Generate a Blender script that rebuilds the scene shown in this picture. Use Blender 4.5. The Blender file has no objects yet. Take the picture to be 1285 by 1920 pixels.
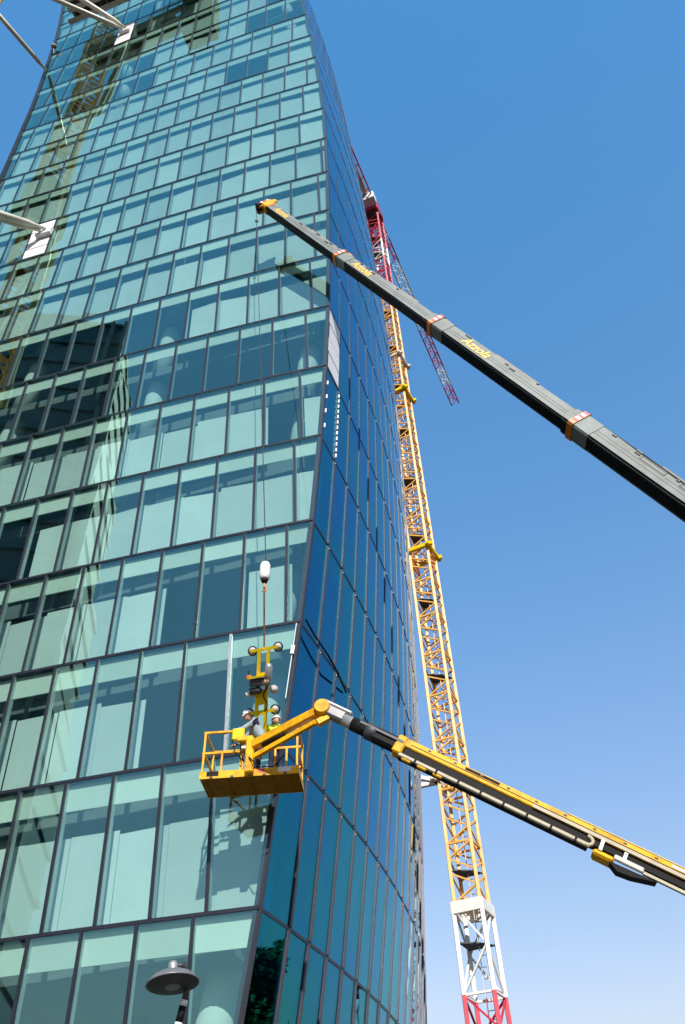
import bpy, bmesh, math, random
from mathutils import Vector, Matrix
random.seed(7)
R = math.radians
V = Vector
scene = bpy.context.scene
col = scene.collection

# ------------------------------------------------------------------ camera, sky, sun, exposure
cam_d = bpy.data.cameras.new('camera')
cam = bpy.data.objects.new('camera', cam_d); col.objects.link(cam)
cam_d.sensor_fit = 'VERTICAL'; cam_d.sensor_height = 36.0
cam_d.lens = 36.0 * 1529.92 / 1920.0
cam_d.clip_start = 0.05; cam_d.clip_end = 4000
CAM = V((0, 0, 1.6))
RT = V((0.99938262, 0.02461753, -0.02506703)); UP = V((0.03513373, -0.70024816, 0.71303446)); FW = V((0, 0.71347494, 0.70068074))
cam.matrix_world = Matrix(((RT.x, UP.x, -FW.x, CAM.x), (RT.y, UP.y, -FW.y, CAM.y), (RT.z, UP.z, -FW.z, CAM.z), (0, 0, 0, 1)))
scene.camera = cam

SUN_EL, SUN_AZ = R(37), math.atan2(0.11, -0.994)       # azimuth from +Y towards +X
SUN = V((math.sin(SUN_AZ) * math.cos(SUN_EL), math.cos(SUN_AZ) * math.cos(SUN_EL), math.sin(SUN_EL)))
world = bpy.data.worlds.new('World'); scene.world = world; world.use_nodes = True
wn = world.node_tree; wn.nodes.clear()
wo = wn.nodes.new('ShaderNodeOutputWorld'); wb = wn.nodes.new('ShaderNodeBackground'); sk = wn.nodes.new('ShaderNodeTexSky')
sk.sky_type = 'NISHITA'; sk.sun_disc = False; sk.sun_elevation = SUN_EL; sk.sun_rotation = SUN_AZ % (2 * math.pi)
sk.air_density = 2.4; sk.dust_density = 0.2; sk.ozone_density = 5.0; sk.altitude = 100
wb.inputs['Strength'].default_value = 0.15
# the photograph is graded: a more saturated, flatter sky than the raw model
m1 = wn.nodes.new('ShaderNodeVectorMath'); m1.operation = 'MULTIPLY'; m1.inputs[1].default_value = (0.15,)*3
hs = wn.nodes.new('ShaderNodeHueSaturation'); hs.inputs['Saturation'].default_value = 1.45
gm = wn.nodes.new('ShaderNodeGamma'); gm.inputs['Gamma'].default_value = 0.63
m2 = wn.nodes.new('ShaderNodeVectorMath'); m2.operation = 'MULTIPLY'
m2.inputs[1].default_value = tuple(x / 0.15 / 2 ** 0.25 for x in (0.86, 0.79, 1.03))
wn.links.new(sk.outputs[0], m1.inputs[0]); wn.links.new(m1.outputs[0], hs.inputs['Color']); wn.links.new(hs.outputs[0], gm.inputs['Color'])
wn.links.new(gm.outputs[0], m2.inputs[0]); wn.links.new(m2.outputs[0], wb.inputs[0]); wn.links.new(wb.outputs[0], wo.inputs[0])
sun_d = bpy.data.lights.new('sun', 'SUN'); sun_d.energy = 4.6; sun_d.angle = R(0.53); sun_d.color = (1, 0.95, 0.88)
sun = bpy.data.objects.new('sun', sun_d); col.objects.link(sun)
sun.rotation_euler = SUN.to_track_quat('Z', 'Y').to_euler()
scene.view_settings.view_transform = 'Standard'; scene.view_settings.look = 'None'
scene.view_settings.exposure = 0.30; scene.view_settings.gamma = 1.0; scene.view_settings.use_curve_mapping = False
scene.cycles.max_bounces = 10; scene.cycles.transparent_max_bounces = 24; scene.cycles.glossy_bounces = 5
scene.cycles.caustics_reflective = False; scene.cycles.caustics_refractive = False

# ------------------------------------------------------------------ materials
def mat(name, c, rough=0.5, metal=0.0, var=0.0, scale=3.0, bump=0.0, spec=0.5, dirt=None):
    m = bpy.data.materials.new(name); m.use_nodes = True
    nt = m.node_tree; b = nt.nodes['Principled BSDF']
    b.inputs['Base Color'].default_value = (*c, 1); b.inputs['Roughness'].default_value = rough
    b.inputs['Metallic'].default_value = metal; b.inputs['Specular IOR Level'].default_value = spec
    if var or bump:
        tc = nt.nodes.new('ShaderNodeTexCoord'); nz = nt.nodes.new('ShaderNodeTexNoise')
        nz.inputs['Scale'].default_value = scale; nz.inputs['Detail'].default_value = 6; nz.inputs['Roughness'].default_value = 0.65
        nt.links.new(tc.outputs['Object'], nz.inputs['Vector'])
        if var:
            rp = nt.nodes.new('ShaderNodeValToRGB')
            rp.color_ramp.elements[0].position = 0.3; rp.color_ramp.elements[1].position = 0.55 if dirt else 0.7
            d = dirt or tuple(x * (1 - var) for x in c)
            rp.color_ramp.elements[0].color = (*d, 1)
            rp.color_ramp.elements[1].color = (*[min(1, x * (1 + var * 0.4)) for x in c], 1)
            nt.links.new(nz.outputs['Fac'], rp.inputs[0]); nt.links.new(rp.outputs[0], b.inputs['Base Color'])
        if bump:
            bp = nt.nodes.new('ShaderNodeBump'); bp.inputs['Strength'].default_value = bump
            nt.links.new(nz.outputs['Fac'], bp.inputs['Height']); nt.links.new(bp.outputs[0], b.inputs['Normal'])
    return m

def glass(name, tint, r0, refl, wave=0.006, pw_=4.0, graze=None):
    """coated facade glazing: tinted see-through plus a clear reflection that grows towards grazing"""
    m = bpy.data.materials.new(name); m.use_nodes = True
    nt = m.node_tree; nt.nodes.clear(); N = nt.nodes.new; L = nt.links.new
    out = N('ShaderNodeOutputMaterial'); mix = N('ShaderNodeMixShader'); tr = N('ShaderNodeBsdfTransparent'); gl = N('ShaderNodeBsdfGlossy')
    tr.inputs[0].default_value = (*tint, 1); gl.inputs['Color'].default_value = (*refl, 1); gl.inputs['Roughness'].default_value = 0.012
    oi = N('ShaderNodeObjectInfo'); mc = N('ShaderNodeMix'); mc.data_type = 'RGBA'
    mc.inputs['A'].default_value = (*[x*0.955 for x in tint], 1); mc.inputs['B'].default_value = (*[min(1, x*1.03) for x in tint], 1)
    L(oi.outputs['Random'], mc.inputs['Factor']); L(mc.outputs['Result'], tr.inputs[0])
    lw = N('ShaderNodeLayerWeight'); lw.inputs['Blend'].default_value = 0.5
    pw = N('ShaderNodeMath'); pw.operation = 'POWER'; pw.inputs[1].default_value = pw_
    ma = N('ShaderNodeMath'); ma.operation = 'MULTIPLY_ADD'; ma.inputs[1].default_value = 1 - r0; ma.inputs[2].default_value = r0
    L(lw.outputs['Facing'], pw.inputs[0]); L(pw.outputs[0], ma.inputs[0]); L(ma.outputs[0], mix.inputs[0])
    if graze:
        mg = N('ShaderNodeMix'); mg.data_type = 'RGBA'; p4 = N('ShaderNodeMath'); p4.operation = 'POWER'; p4.inputs[1].default_value = graze
        L(lw.outputs['Facing'], p4.inputs[0]); L(p4.outputs[0], mg.inputs['Factor'])
        t2 = N('ShaderNodeTexCoord'); n2 = N('ShaderNodeTexNoise'); n2.inputs['Scale'].default_value = 0.35; n2.inputs['Detail'].default_value = 3
        mr = N('ShaderNodeMix'); mr.data_type = 'RGBA'; mr.inputs['A'].default_value = (refl[0], refl[1]*1.04, refl[2]*0.78, 1); mr.inputs['B'].default_value = (refl[0]*1.5, refl[1]*0.86, refl[2]*0.96, 1)
        st = N('ShaderNodeMapRange'); st.inputs['From Min'].default_value = .38; st.inputs['From Max'].default_value = .62
        L(t2.outputs['Object'], n2.inputs['Vector']); L(n2.outputs['Fac'], st.inputs['Value']); L(st.outputs[0], mr.inputs['Factor']); L(mr.outputs['Result'], mg.inputs['A']); mg.inputs['B'].default_value = (0.95, 0.98, 1, 1); L(mg.outputs['Result'], gl.inputs['Color'])
    if wave:
        tc = N('ShaderNodeTexCoord'); nz = N('ShaderNodeTexNoise'); nz.inputs['Scale'].default_value = 0.55; nz.inputs['Detail'].default_value = 1.5
        bp = N('ShaderNodeBump'); bp.inputs['Strength'].default_value = wave; bp.inputs['Distance'].default_value = 0.25
        L(tc.outputs['Object'], nz.inputs['Vector']); L(nz.outputs['Fac'], bp.inputs['Height']); L(bp.outputs[0], gl.inputs['Normal'])
    L(tr.outputs[0], mix.inputs[1]); L(gl.outputs[0], mix.inputs[2]); L(mix.outputs[0], out.inputs[0])
    return m

M = dict(
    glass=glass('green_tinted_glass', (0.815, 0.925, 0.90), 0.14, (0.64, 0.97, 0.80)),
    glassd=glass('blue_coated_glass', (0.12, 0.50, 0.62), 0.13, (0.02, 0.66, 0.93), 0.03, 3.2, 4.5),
    mullr=mat('grey_anodised_metal', (0.075, 0.065, 0.085), 0.45, 0.2, 0.25, 2.0),
    mull=mat('dark_anodised_metal', (0.020, 0.020, 0.032), 0.45, 0.3, 0.25, 2.0),
    inner=mat('pale_inner_frame', (0.55, 0.60, 0.60), 0.5, 0, 0.1, 2.0),
    alu=mat('bare_aluminium', (0.44, 0.42, 0.42), 0.4, 0.4, 0.2, 4.0),
    span=mat('pale_green_spandrel', (0.80, 0.80, 0.72), 0.7, 0, 0.06, 0.8),
    blind=mat('white_blind_fabric', (0.78, 0.77, 0.76), 0.9, 0, 0.09, 0.7),
    slab=mat('concrete_slab', (0.20, 0.20, 0.20), 0.85, 0, 0.2, 1.5),
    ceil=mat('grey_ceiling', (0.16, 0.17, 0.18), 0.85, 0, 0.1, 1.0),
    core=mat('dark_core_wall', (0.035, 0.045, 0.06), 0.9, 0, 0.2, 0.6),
    column=mat('pale_column', (0.66, 0.66, 0.63), 0.75, 0, 0.08, 1.0),
    white=mat('white_paint', (0.80, 0.80, 0.78), 0.5, 0, 0.14, 2.5),
    board=mat('white_board', (0.80, 0.79, 0.80), 0.6, 0, 0.08, 1.5),
    yellow=mat('yellow_machine_paint', (0.83, 0.42, 0.004), 0.5, 0, 0.18, 4.0, 0.01, 0.25, (0.52, 0.23, 0.01)),
    shadeyel=mat('shaded_yellow_paint', (0.40, 0.16, 0.006), 0.7, 0, 0.3, 5.0, 0, 0.15),  # machine yellow darkened, the shade under the basket put into its colour
    lemon=mat('lemon_yellow_paint', (0.80, 0.58, 0.005), 0.5, 0, 0.15, 5.0, 0, 0.25),
    mastyel=mat('mast_yellow_paint', (0.87, 0.48, 0.12), 0.5, 0, 0.25, 0.9),
    mastred=mat('mast_red_paint', (0.58, 0.035, 0.065), 0.45, 0, 0.25, 0.9),
    mastwht=mat('mast_white_paint', (0.82, 0.81, 0.76), 0.5, 0, 0.14, 0.9),
    grey=mat('boom_grey_paint', (0.195, 0.222, 0.20), 0.5, 0, 0.35, 1.6, 0.02, 0.3),
    dgrey=mat('dark_grey_steel', (0.05, 0.05, 0.055), 0.5, 0.2, 0.3, 3.0),
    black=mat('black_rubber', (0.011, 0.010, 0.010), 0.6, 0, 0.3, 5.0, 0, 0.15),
    cream=mat('cream_cable_track', (0.47, 0.41, 0.28), 0.55, 0, 0.18, 4.0),
    orange=mat('orange_paint', (0.72, 0.22, 0.015), 0.45, 0, 0.3, 6.0),
    stick=mat('sticker_yellow', (0.88, 0.50, 0.05), 0.5, 0, 0.08, 6.0),
    redp=mat('signal_red', (0.62, 0.05, 0.05), 0.5, 0, 0.1, 4.0),
    rubber=mat('grey_suction_rubber', (0.50, 0.44, 0.43), 0.6, 0, 0.15, 6.0),
    rope=mat('tan_rope', (0.40, 0.22, 0.09), 0.8, 0, 0.2, 20.0),
    steel=mat('galvanised_steel', (0.46, 0.46, 0.44), 0.4, 0.6, 0.2, 3.0),
    tie=mat('tie_bar_paint', (0.66, 0.63, 0.53), 0.4, 0, 0.25, 1.5),
    brown=mat('weathered_steel', (0.30, 0.235, 0.17), 0.65, 0.1, 0.35, 0.9),
    net=mat('dark_safety_net', (0.035, 0.05, 0.03), 0.9, 0, 0.3, 3.0),
    lamp=mat('lamp_grey_paint', (0.20, 0.195, 0.20), 0.4, 0.3, 0.15, 6.0),
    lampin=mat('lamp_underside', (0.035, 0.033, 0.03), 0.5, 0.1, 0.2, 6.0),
    frost=mat('frosted_lens', (0.20, 0.20, 0.21), 0.4),
    hivis=mat('hi_vis_cloth', (0.62, 0.80, 0.03), 0.8, 0, 0.15, 9.0),
    greycl=mat('grey_blue_cloth', (0.36, 0.44, 0.47), 0.85, 0, 0.45, 7.0),
    navy=mat('navy_cloth', (0.02, 0.025, 0.06), 0.85, 0, 0.3, 8.0),
    skin=mat('skin', (0.50, 0.29, 0.20), 0.6, 0, 0.1, 20.0),
    helmet=mat('white_helmet', (0.80, 0.78, 0.75), 0.35),
    tower=mat('dark_tower_glazing', (0.05, 0.15, 0.235), 0.6, 0.0, 0.3, 0.05),
    towerfin=mat('tower_fin', (0.15, 0.24, 0.28), 0.6, 0, 0.1, 0.1),
    bark=mat('bark', (0.06, 0.045, 0.03), 0.9, 0, 0.4, 4.0),
    leaf=mat('leaf', (0.045, 0.11, 0.02), 0.6, 0, 0.45, 0.8),
    pave=mat('dark_paving', (0.10, 0.10, 0.095), 0.8, 0, 0.25, 0.4),
    asphalt=mat('asphalt', (0.055, 0.055, 0.055), 0.85, 0, 0.25, 0.6),
    roof=mat('roof_membrane', (0.30, 0.30, 0.30), 0.8, 0, 0.2, 0.5),
)

# ------------------------------------------------------------------ mesh helpers
class MB:
    def __init__(s): s.v = []; s.f = []
    def hexa(s, c):
        n = len(s.v); s.v += [tuple(x) for x in c]
        s.f += [(n, n+3, n+2, n+1), (n+4, n+5, n+6, n+7), (n, n+1, n+5, n+4), (n+1, n+2, n+6, n+5), (n+2, n+3, n+7, n+6), (n+3, n, n+4, n+7)]
        return s
    def box(s, x0, y0, z0, x1, y1, z1):
        return s.hexa([(x0,y0,z0),(x1,y0,z0),(x1,y1,z0),(x0,y1,z0),(x0,y0,z1),(x1,y0,z1),(x1,y1,z1),(x0,y1,z1)])
    def obox(s, o, ex, ey, ez, lx, ly, lz):
        """oriented box: o + ex*lx[0..1] + ..."""
        p = lambda a, b, c: o + ex*lx[a] + ey*ly[b] + ez*lz[c]
        return s.hexa([p(0,0,0), p(1,0,0), p(1,1,0), p(0,1,0), p(0,0,1), p(1,0,1), p(1,1,1), p(0,1,1)])
    def bar(s, a, b, w, h=None, up=V((0,0,1))):
        a = V(a); b = V(b); h = h or w; d = (b - a)
        if d.length < 1e-6: return s
        d.normalize()
        if abs(d.dot(up)) > 0.98: up = V((0, 1, 0)) if abs(d.y) < 0.9 else V((1, 0, 0))
        x = d.cross(up).normalized(); y = x.cross(d).normalized()
        c = []
        for q in (a, b):
            c += [q - x*w/2 - y*h/2, q + x*w/2 - y*h/2, q + x*w/2 + y*h/2, q - x*w/2 + y*h/2]
        return s.hexa(c)
    def tube(s, pts, r, seg=8, cap=True):
        pts = [V(p) for p in pts]; rs = r if isinstance(r, (list, tuple)) else [r]*len(pts)
        n0 = len(s.v); ref = None
        for i, p in enumerate(pts):
            d = (pts[min(i+1, len(pts)-1)] - pts[max(i-1, 0)])
            if d.length < 1e-9: d = V((0, 0, 1))
            d.normalize()
            if ref is None or abs(ref.dot(d)) > 0.95:
                ref = V((0, 0, 1)) if abs(d.z) < 0.9 else V((1, 0, 0))
            x = d.cross(ref).normalized(); y = x.cross(d).normalized(); ref = y
            for k in range(seg):
                a = 2*math.pi*k/seg
                s.v.append(tuple(p + x*math.cos(a)*rs[i] + y*math.sin(a)*rs[i]))
        for i in range(len(pts)-1):
            for k in range(seg):
                a = n0+i*seg+k; b = n0+i*seg+(k+1) % seg
                s.f.append((a, b, b+seg, a+seg))
        if cap:
            s.f.append(tuple(n0+k for k in range(seg))[::-1]); s.f.append(tuple(n0+(len(pts)-1)*seg+k for k in range(seg)))
        return s
    def lathe(s, o, prof, seg=24, ax=V((0,0,1))):
        ax = V(ax).normalized(); x = ax.orthogonal().normalized(); y = ax.cross(x); n0 = len(s.v); o = V(o)
        for (r, h) in prof:
            for k in range(seg):
                a = 2*math.pi*k/seg
                s.v.append(tuple(o + ax*h + x*math.cos(a)*r + y*math.sin(a)*r))
        for i in range(len(prof)-1):
            for k in range(seg):
                a = n0+i*seg+k; b = n0+i*seg+(k+1) % seg
                s.f.append((a, b, b+seg, a+seg))
        return s
    def poly_prism(s, pts, z0, z1):
        n = len(s.v); k = len(pts)
        s.v += [(p[0], p[1], z0) for p in pts] + [(p[0], p[1], z1) for p in pts]
        s.f.append(tuple(range(n, n+k))[::-1]); s.f.append(tuple(range(n+k, n+2*k)))
        for i in range(k): s.f.append((n+i, n+(i+1) % k, n+k+(i+1) % k, n+k+i))
        return s
    def mesh(s, name, m, smooth=False):
        me = bpy.data.meshes.new(name); me.from_pydata(s.v, [], s.f); me.materials.append(m)
        if smooth:
            for p in me.polygons: p.use_smooth = True
        return me
    def build(s, name, m, parent=None, smooth=False, bevel=0.0):
        me = s.mesh(name, m, smooth)
        bm = bmesh.new(); bm.from_mesh(me); bmesh.ops.recalc_face_normals(bm, faces=bm.faces)
        if bevel:
            bmesh.ops.bevel(bm, geom=[e for e in bm.edges if len(e.link_faces) == 2 and e.calc_face_angle(0) > 0.6], offset=bevel, segments=1, affect='EDGES', clamp_overlap=True)
        bm.to_mesh(me); bm.free()
        return link(name, me, parent)

def link(name, me, parent=None):
    o = bpy.data.objects.new(name, me); col.objects.link(o)
    if parent is not None:
        o.parent = parent
        if parent.parent is None and parent.type == 'EMPTY': o.matrix_parent_inverse = Matrix.Translation(parent.location).inverted()
    return o

def tag(o, label=None, cat=None, group=None, kind=None):
    if label: o['label'] = label
    if cat: o['category'] = cat
    if group: o['group'] = group
    if kind: o['kind'] = kind
    return o
def thing(name, loc, label, cat, group=None):
    o = bpy.data.objects.new(name, None); col.objects.link(o); o.location = loc; o.empty_display_size = 0.3
    return tag(o, label, cat, group)
# ------------------------------------------------------------------ ground
g = MB(); g.v = [(-2500,-2500,0),(2500,-2500,0),(2500,2500,0),(-2500,2500,0)]; g.f = [(0,1,2,3)]
tag(g.build('ground', M['asphalt']), kind='structure')
pv = MB().box(-60, -30, 0.004, 40, 75, 0.13)
tag(pv.build('pavement', M['pave']), kind='structure')

# ------------------------------------------------------------------ the twisting glass tower
# one entry per floor line: height, plan of the left face and of the right face, both starting at the shared corner
FLOORS = [
 [0.605,[[-3.023,17.66],[-4.738,18.116],[-6.448,18.593],[-8.152,19.087],[-9.853,19.593],[-11.551,20.109],[-13.248,20.63],[-14.944,21.153],[-16.64,21.674],[-18.339,22.189],[-20.04,22.694],[-21.745,23.185],[-23.456,23.66]],[[-3.023,17.66],[-2.322,19.379],[-1.665,21.108],[-1.056,22.849],[-0.496,24.6],[0.014,26.364],[0.47,28.14],[0.871,29.929],[1.216,31.731],[1.501,33.547],[1.725,35.378],[1.885,37.223],[1.981,39.083]]],
 [4.045,[[-2.489,17.636],[-4.21,18.071],[-5.925,18.527],[-7.635,19.0],[-9.342,19.486],[-11.046,19.981],[-12.749,20.482],[-14.451,20.984],[-16.154,21.484],[-17.859,21.978],[-19.566,22.463],[-21.277,22.934],[-22.993,23.387]],[[-2.489,17.636],[-1.809,19.363],[-1.174,21.101],[-0.586,22.848],[-0.046,24.607],[0.441,26.376],[0.876,28.158],[1.256,29.952],[1.578,31.758],[1.841,33.577],[2.043,35.41],[2.181,37.257],[2.254,39.119]]],
 [7.605,[[-2.006,17.615],[-3.731,18.032],[-5.451,18.469],[-7.167,18.923],[-8.879,19.391],[-10.588,19.868],[-12.296,20.35],[-14.004,20.833],[-15.712,21.315],[-17.422,21.791],[-19.134,22.256],[-20.85,22.709],[-22.571,23.143]],[[-2.006,17.615],[-1.344,19.349],[-0.728,21.094],[-0.159,22.847],[0.361,24.612],[0.83,26.387],[1.245,28.173],[1.605,29.97],[1.908,31.78],[2.151,33.602],[2.333,35.437],[2.451,37.286],[2.504,39.148]]],
 [11.18,[[-1.626,17.59],[-3.354,17.996],[-5.076,18.423],[-6.795,18.867],[-8.509,19.324],[-10.222,19.79],[-11.933,20.262],[-13.643,20.736],[-15.354,21.207],[-17.067,21.672],[-18.782,22.127],[-20.501,22.569],[-22.224,22.994]],[[-1.626,17.59],[-0.975,19.328],[-0.369,21.076],[0.189,22.833],[0.698,24.601],[1.156,26.378],[1.561,28.167],[1.91,29.967],[2.202,31.778],[2.434,33.602],[2.605,35.438],[2.712,37.287],[2.754,39.149]]],
 [14.827,[[-1.242,17.554],[-2.973,17.948],[-4.698,18.363],[-6.419,18.796],[-8.137,19.241],[-9.853,19.695],[-11.567,20.155],[-13.281,20.617],[-14.995,21.077],[-16.711,21.53],[-18.429,21.974],[-20.151,22.404],[-21.877,22.817]],[[-1.242,17.554],[-0.603,19.297],[-0.009,21.048],[0.537,22.81],[1.034,24.58],[1.48,26.361],[1.873,28.152],[2.209,29.955],[2.489,31.768],[2.709,33.593],[2.867,35.431],[2.961,37.28],[2.99,39.143]]],
 [18.551,[[-0.905,17.523],[-2.637,17.909],[-4.365,18.316],[-6.088,18.74],[-7.808,19.178],[-9.526,19.624],[-11.242,20.076],[-12.958,20.53],[-14.674,20.982],[-16.392,21.427],[-18.112,21.863],[-19.836,22.285],[-21.564,22.69]],[[-0.905,17.523],[-0.274,19.269],[0.312,21.023],[0.85,22.787],[1.339,24.56],[1.776,26.343],[2.16,28.136],[2.489,29.94],[2.76,31.754],[2.971,33.58],[3.121,35.418],[3.207,37.268],[3.227,39.131]]],
 [22.415,[[-0.634,17.494],[-2.368,17.875],[-4.096,18.277],[-5.821,18.695],[-7.542,19.127],[-9.261,19.567],[-10.979,20.014],[-12.696,20.462],[-14.414,20.908],[-16.134,21.347],[-17.855,21.777],[-19.58,22.194],[-21.31,22.593]],[[-0.634,17.494],[-0.009,19.242],[0.571,20.999],[1.103,22.764],[1.586,24.539],[2.018,26.323],[2.396,28.118],[2.719,29.923],[2.983,31.738],[3.189,33.565],[3.332,35.403],[3.412,37.254],[3.426,39.117]]],
 [26.298,[[-0.416,17.454],[-2.151,17.829],[-3.88,18.226],[-5.606,18.639],[-7.329,19.066],[-9.049,19.502],[-10.768,19.943],[-12.487,20.386],[-14.206,20.827],[-15.927,21.262],[-17.65,21.687],[-19.376,22.098],[-21.107,22.492]],[[-0.416,17.454],[0.204,19.204],[0.779,20.962],[1.306,22.729],[1.784,24.505],[2.21,26.29],[2.583,28.086],[2.901,29.892],[3.16,31.708],[3.36,33.535],[3.498,35.374],[3.573,37.225],[3.581,39.088]]],
 [30.235,[[-0.262,17.392],[-1.998,17.766],[-3.728,18.161],[-5.454,18.573],[-7.177,18.998],[-8.898,19.433],[-10.617,19.873],[-12.336,20.315],[-14.055,20.754],[-15.776,21.188],[-17.5,21.611],[-19.226,22.021],[-20.957,22.414]],[[-0.262,17.392],[0.356,19.142],[0.929,20.901],[1.455,22.668],[1.932,24.445],[2.357,26.231],[2.728,28.026],[3.044,29.832],[3.302,31.649],[3.501,33.476],[3.637,35.315],[3.71,37.166],[3.717,39.029]]],
 [34.194,[[-0.185,17.295],[-1.92,17.673],[-3.649,18.072],[-5.374,18.488],[-7.096,18.917],[-8.816,19.355],[-10.534,19.799],[-12.252,20.245],[-13.971,20.688],[-15.691,21.125],[-17.413,21.553],[-19.139,21.967],[-20.869,22.363]],[[-0.185,17.295],[0.437,19.044],[1.015,20.801],[1.544,22.567],[2.025,24.342],[2.454,26.127],[2.829,27.922],[3.149,29.728],[3.412,31.544],[3.614,33.371],[3.755,35.209],[3.832,37.06],[3.843,38.923]]],
 [38.163,[[-0.148,17.16],[-1.881,17.545],[-3.608,17.951],[-5.332,18.374],[-7.052,18.81],[-8.77,19.256],[-10.487,19.707],[-12.203,20.159],[-13.919,20.61],[-15.638,21.054],[-17.358,21.489],[-19.082,21.91],[-20.811,22.313]],[[-0.148,17.16],[0.482,18.906],[1.066,20.661],[1.603,22.425],[2.091,24.198],[2.527,25.982],[2.91,27.775],[3.237,29.579],[3.507,31.394],[3.717,33.22],[3.866,35.058],[3.95,36.908],[3.969,38.771]]],
 [42.078,[[-0.137,17.028],[-1.868,17.419],[-3.594,17.831],[-5.317,18.26],[-7.035,18.702],[-8.752,19.153],[-10.467,19.61],[-12.181,20.069],[-13.896,20.525],[-15.613,20.975],[-17.332,21.415],[-19.055,21.842],[-20.782,22.251]],[[-0.137,17.028],[0.499,18.772],[1.089,20.525],[1.632,22.287],[2.126,24.059],[2.568,25.841],[2.957,27.633],[3.291,29.436],[3.567,31.25],[3.783,33.075],[3.938,34.913],[4.028,36.763],[4.054,38.625]]],
 [45.967,[[-0.17,16.89],[-1.901,17.281],[-3.628,17.692],[-5.35,18.121],[-7.069,18.562],[-8.785,19.013],[-10.5,19.47],[-12.215,19.928],[-13.93,20.384],[-15.647,20.833],[-17.366,21.273],[-19.089,21.7],[-20.816,22.109]],[[-0.17,16.89],[0.465,18.634],[1.055,20.388],[1.598,22.15],[2.091,23.922],[2.533,25.703],[2.922,27.496],[3.255,29.298],[3.53,31.113],[3.746,32.938],[3.9,34.776],[3.991,36.626],[4.016,38.488]]],
 [49.855,[[-0.256,16.728],[-1.988,17.117],[-3.715,17.526],[-5.438,17.952],[-7.157,18.391],[-8.874,18.839],[-10.59,19.293],[-12.305,19.748],[-14.021,20.202],[-15.739,20.649],[-17.459,21.086],[-19.182,21.51],[-20.91,21.916]],[[-0.256,16.728],[0.377,18.474],[0.964,20.228],[1.504,21.991],[1.995,23.763],[2.434,25.546],[2.82,27.338],[3.151,29.142],[3.423,30.956],[3.637,32.782],[3.788,34.62],[3.876,36.47],[3.898,38.333]]],
 [53.719,[[-0.433,16.55],[-2.164,16.943],[-3.89,17.356],[-5.612,17.787],[-7.33,18.231],[-9.046,18.684],[-10.76,19.142],[-12.474,19.602],[-14.189,20.06],[-15.905,20.512],[-17.624,20.954],[-19.346,21.383],[-21.073,21.794]],[[-0.433,16.55],[0.204,18.294],[0.796,20.046],[1.341,21.808],[1.837,23.579],[2.281,25.36],[2.672,27.152],[3.007,28.954],[3.284,30.768],[3.502,32.593],[3.659,34.431],[3.752,36.28],[3.779,38.143]]],
 [57.525,[[-0.664,16.369],[-2.394,16.768],[-4.118,17.188],[-5.838,17.624],[-7.555,18.074],[-9.269,18.533],[-10.982,18.997],[-12.695,19.463],[-14.408,19.927],[-16.123,20.384],[-17.84,20.832],[-19.56,21.267],[-21.286,21.684]],[[-0.664,16.369],[-0.021,18.111],[0.577,19.861],[1.128,21.621],[1.63,23.39],[2.08,25.17],[2.477,26.96],[2.818,28.762],[3.102,30.575],[3.326,32.399],[3.489,34.236],[3.588,36.085],[3.622,37.948]]],
 [61.375,[[-0.947,16.183],[-2.675,16.589],[-4.397,17.017],[-6.115,17.461],[-7.83,17.918],[-9.542,18.385],[-11.253,18.857],[-12.964,19.331],[-14.675,19.802],[-16.387,20.268],[-18.102,20.724],[-19.821,21.166],[-21.544,21.591]],[[-0.947,16.183],[-0.296,17.921],[0.31,19.669],[0.869,21.426],[1.379,23.193],[1.837,24.971],[2.242,26.759],[2.592,28.559],[2.884,30.37],[3.117,32.194],[3.288,34.03],[3.395,35.879],[3.437,37.741]]],
 [65.285,[[-1.301,15.958],[-3.025,16.381],[-4.743,16.825],[-6.457,17.285],[-8.167,17.759],[-9.875,18.242],[-11.581,18.73],[-13.287,19.22],[-14.994,19.708],[-16.702,20.189],[-18.412,20.661],[-20.127,21.12],[-21.846,21.561]],[[-1.301,15.958],[-0.633,17.69],[-0.011,19.432],[0.565,21.184],[1.091,22.946],[1.566,24.719],[1.988,26.504],[2.355,28.3],[2.664,30.109],[2.914,31.93],[3.102,33.764],[3.227,35.612],[3.287,37.474]]],
 [69.219,[[-1.747,15.667],[-3.466,16.111],[-5.178,16.577],[-6.886,17.059],[-8.59,17.554],[-10.292,18.058],[-11.992,18.568],[-13.691,19.079],[-15.392,19.589],[-17.093,20.092],[-18.798,20.586],[-20.507,21.066],[-22.22,21.528]],[[-1.747,15.667],[-1.058,17.39],[-0.413,19.124],[0.184,20.869],[0.733,22.624],[1.23,24.391],[1.675,26.17],[2.064,27.962],[2.396,29.767],[2.669,31.585],[2.88,33.416],[3.029,35.263],[3.111,37.124]]],
 [73.172,[[-2.19,15.335],[-3.904,15.799],[-5.611,16.283],[-7.314,16.784],[-9.013,17.298],[-10.708,17.821],[-12.403,18.349],[-14.097,18.879],[-15.791,19.407],[-17.487,19.929],[-19.186,20.441],[-20.89,20.94],[-22.598,21.421]],[[-2.19,15.335],[-1.482,17.051],[-0.819,18.778],[-0.202,20.516],[0.366,22.265],[0.882,24.027],[1.346,25.801],[1.755,27.588],[2.107,29.389],[2.4,31.204],[2.631,33.033],[2.8,34.878],[2.903,36.738]]],
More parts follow.
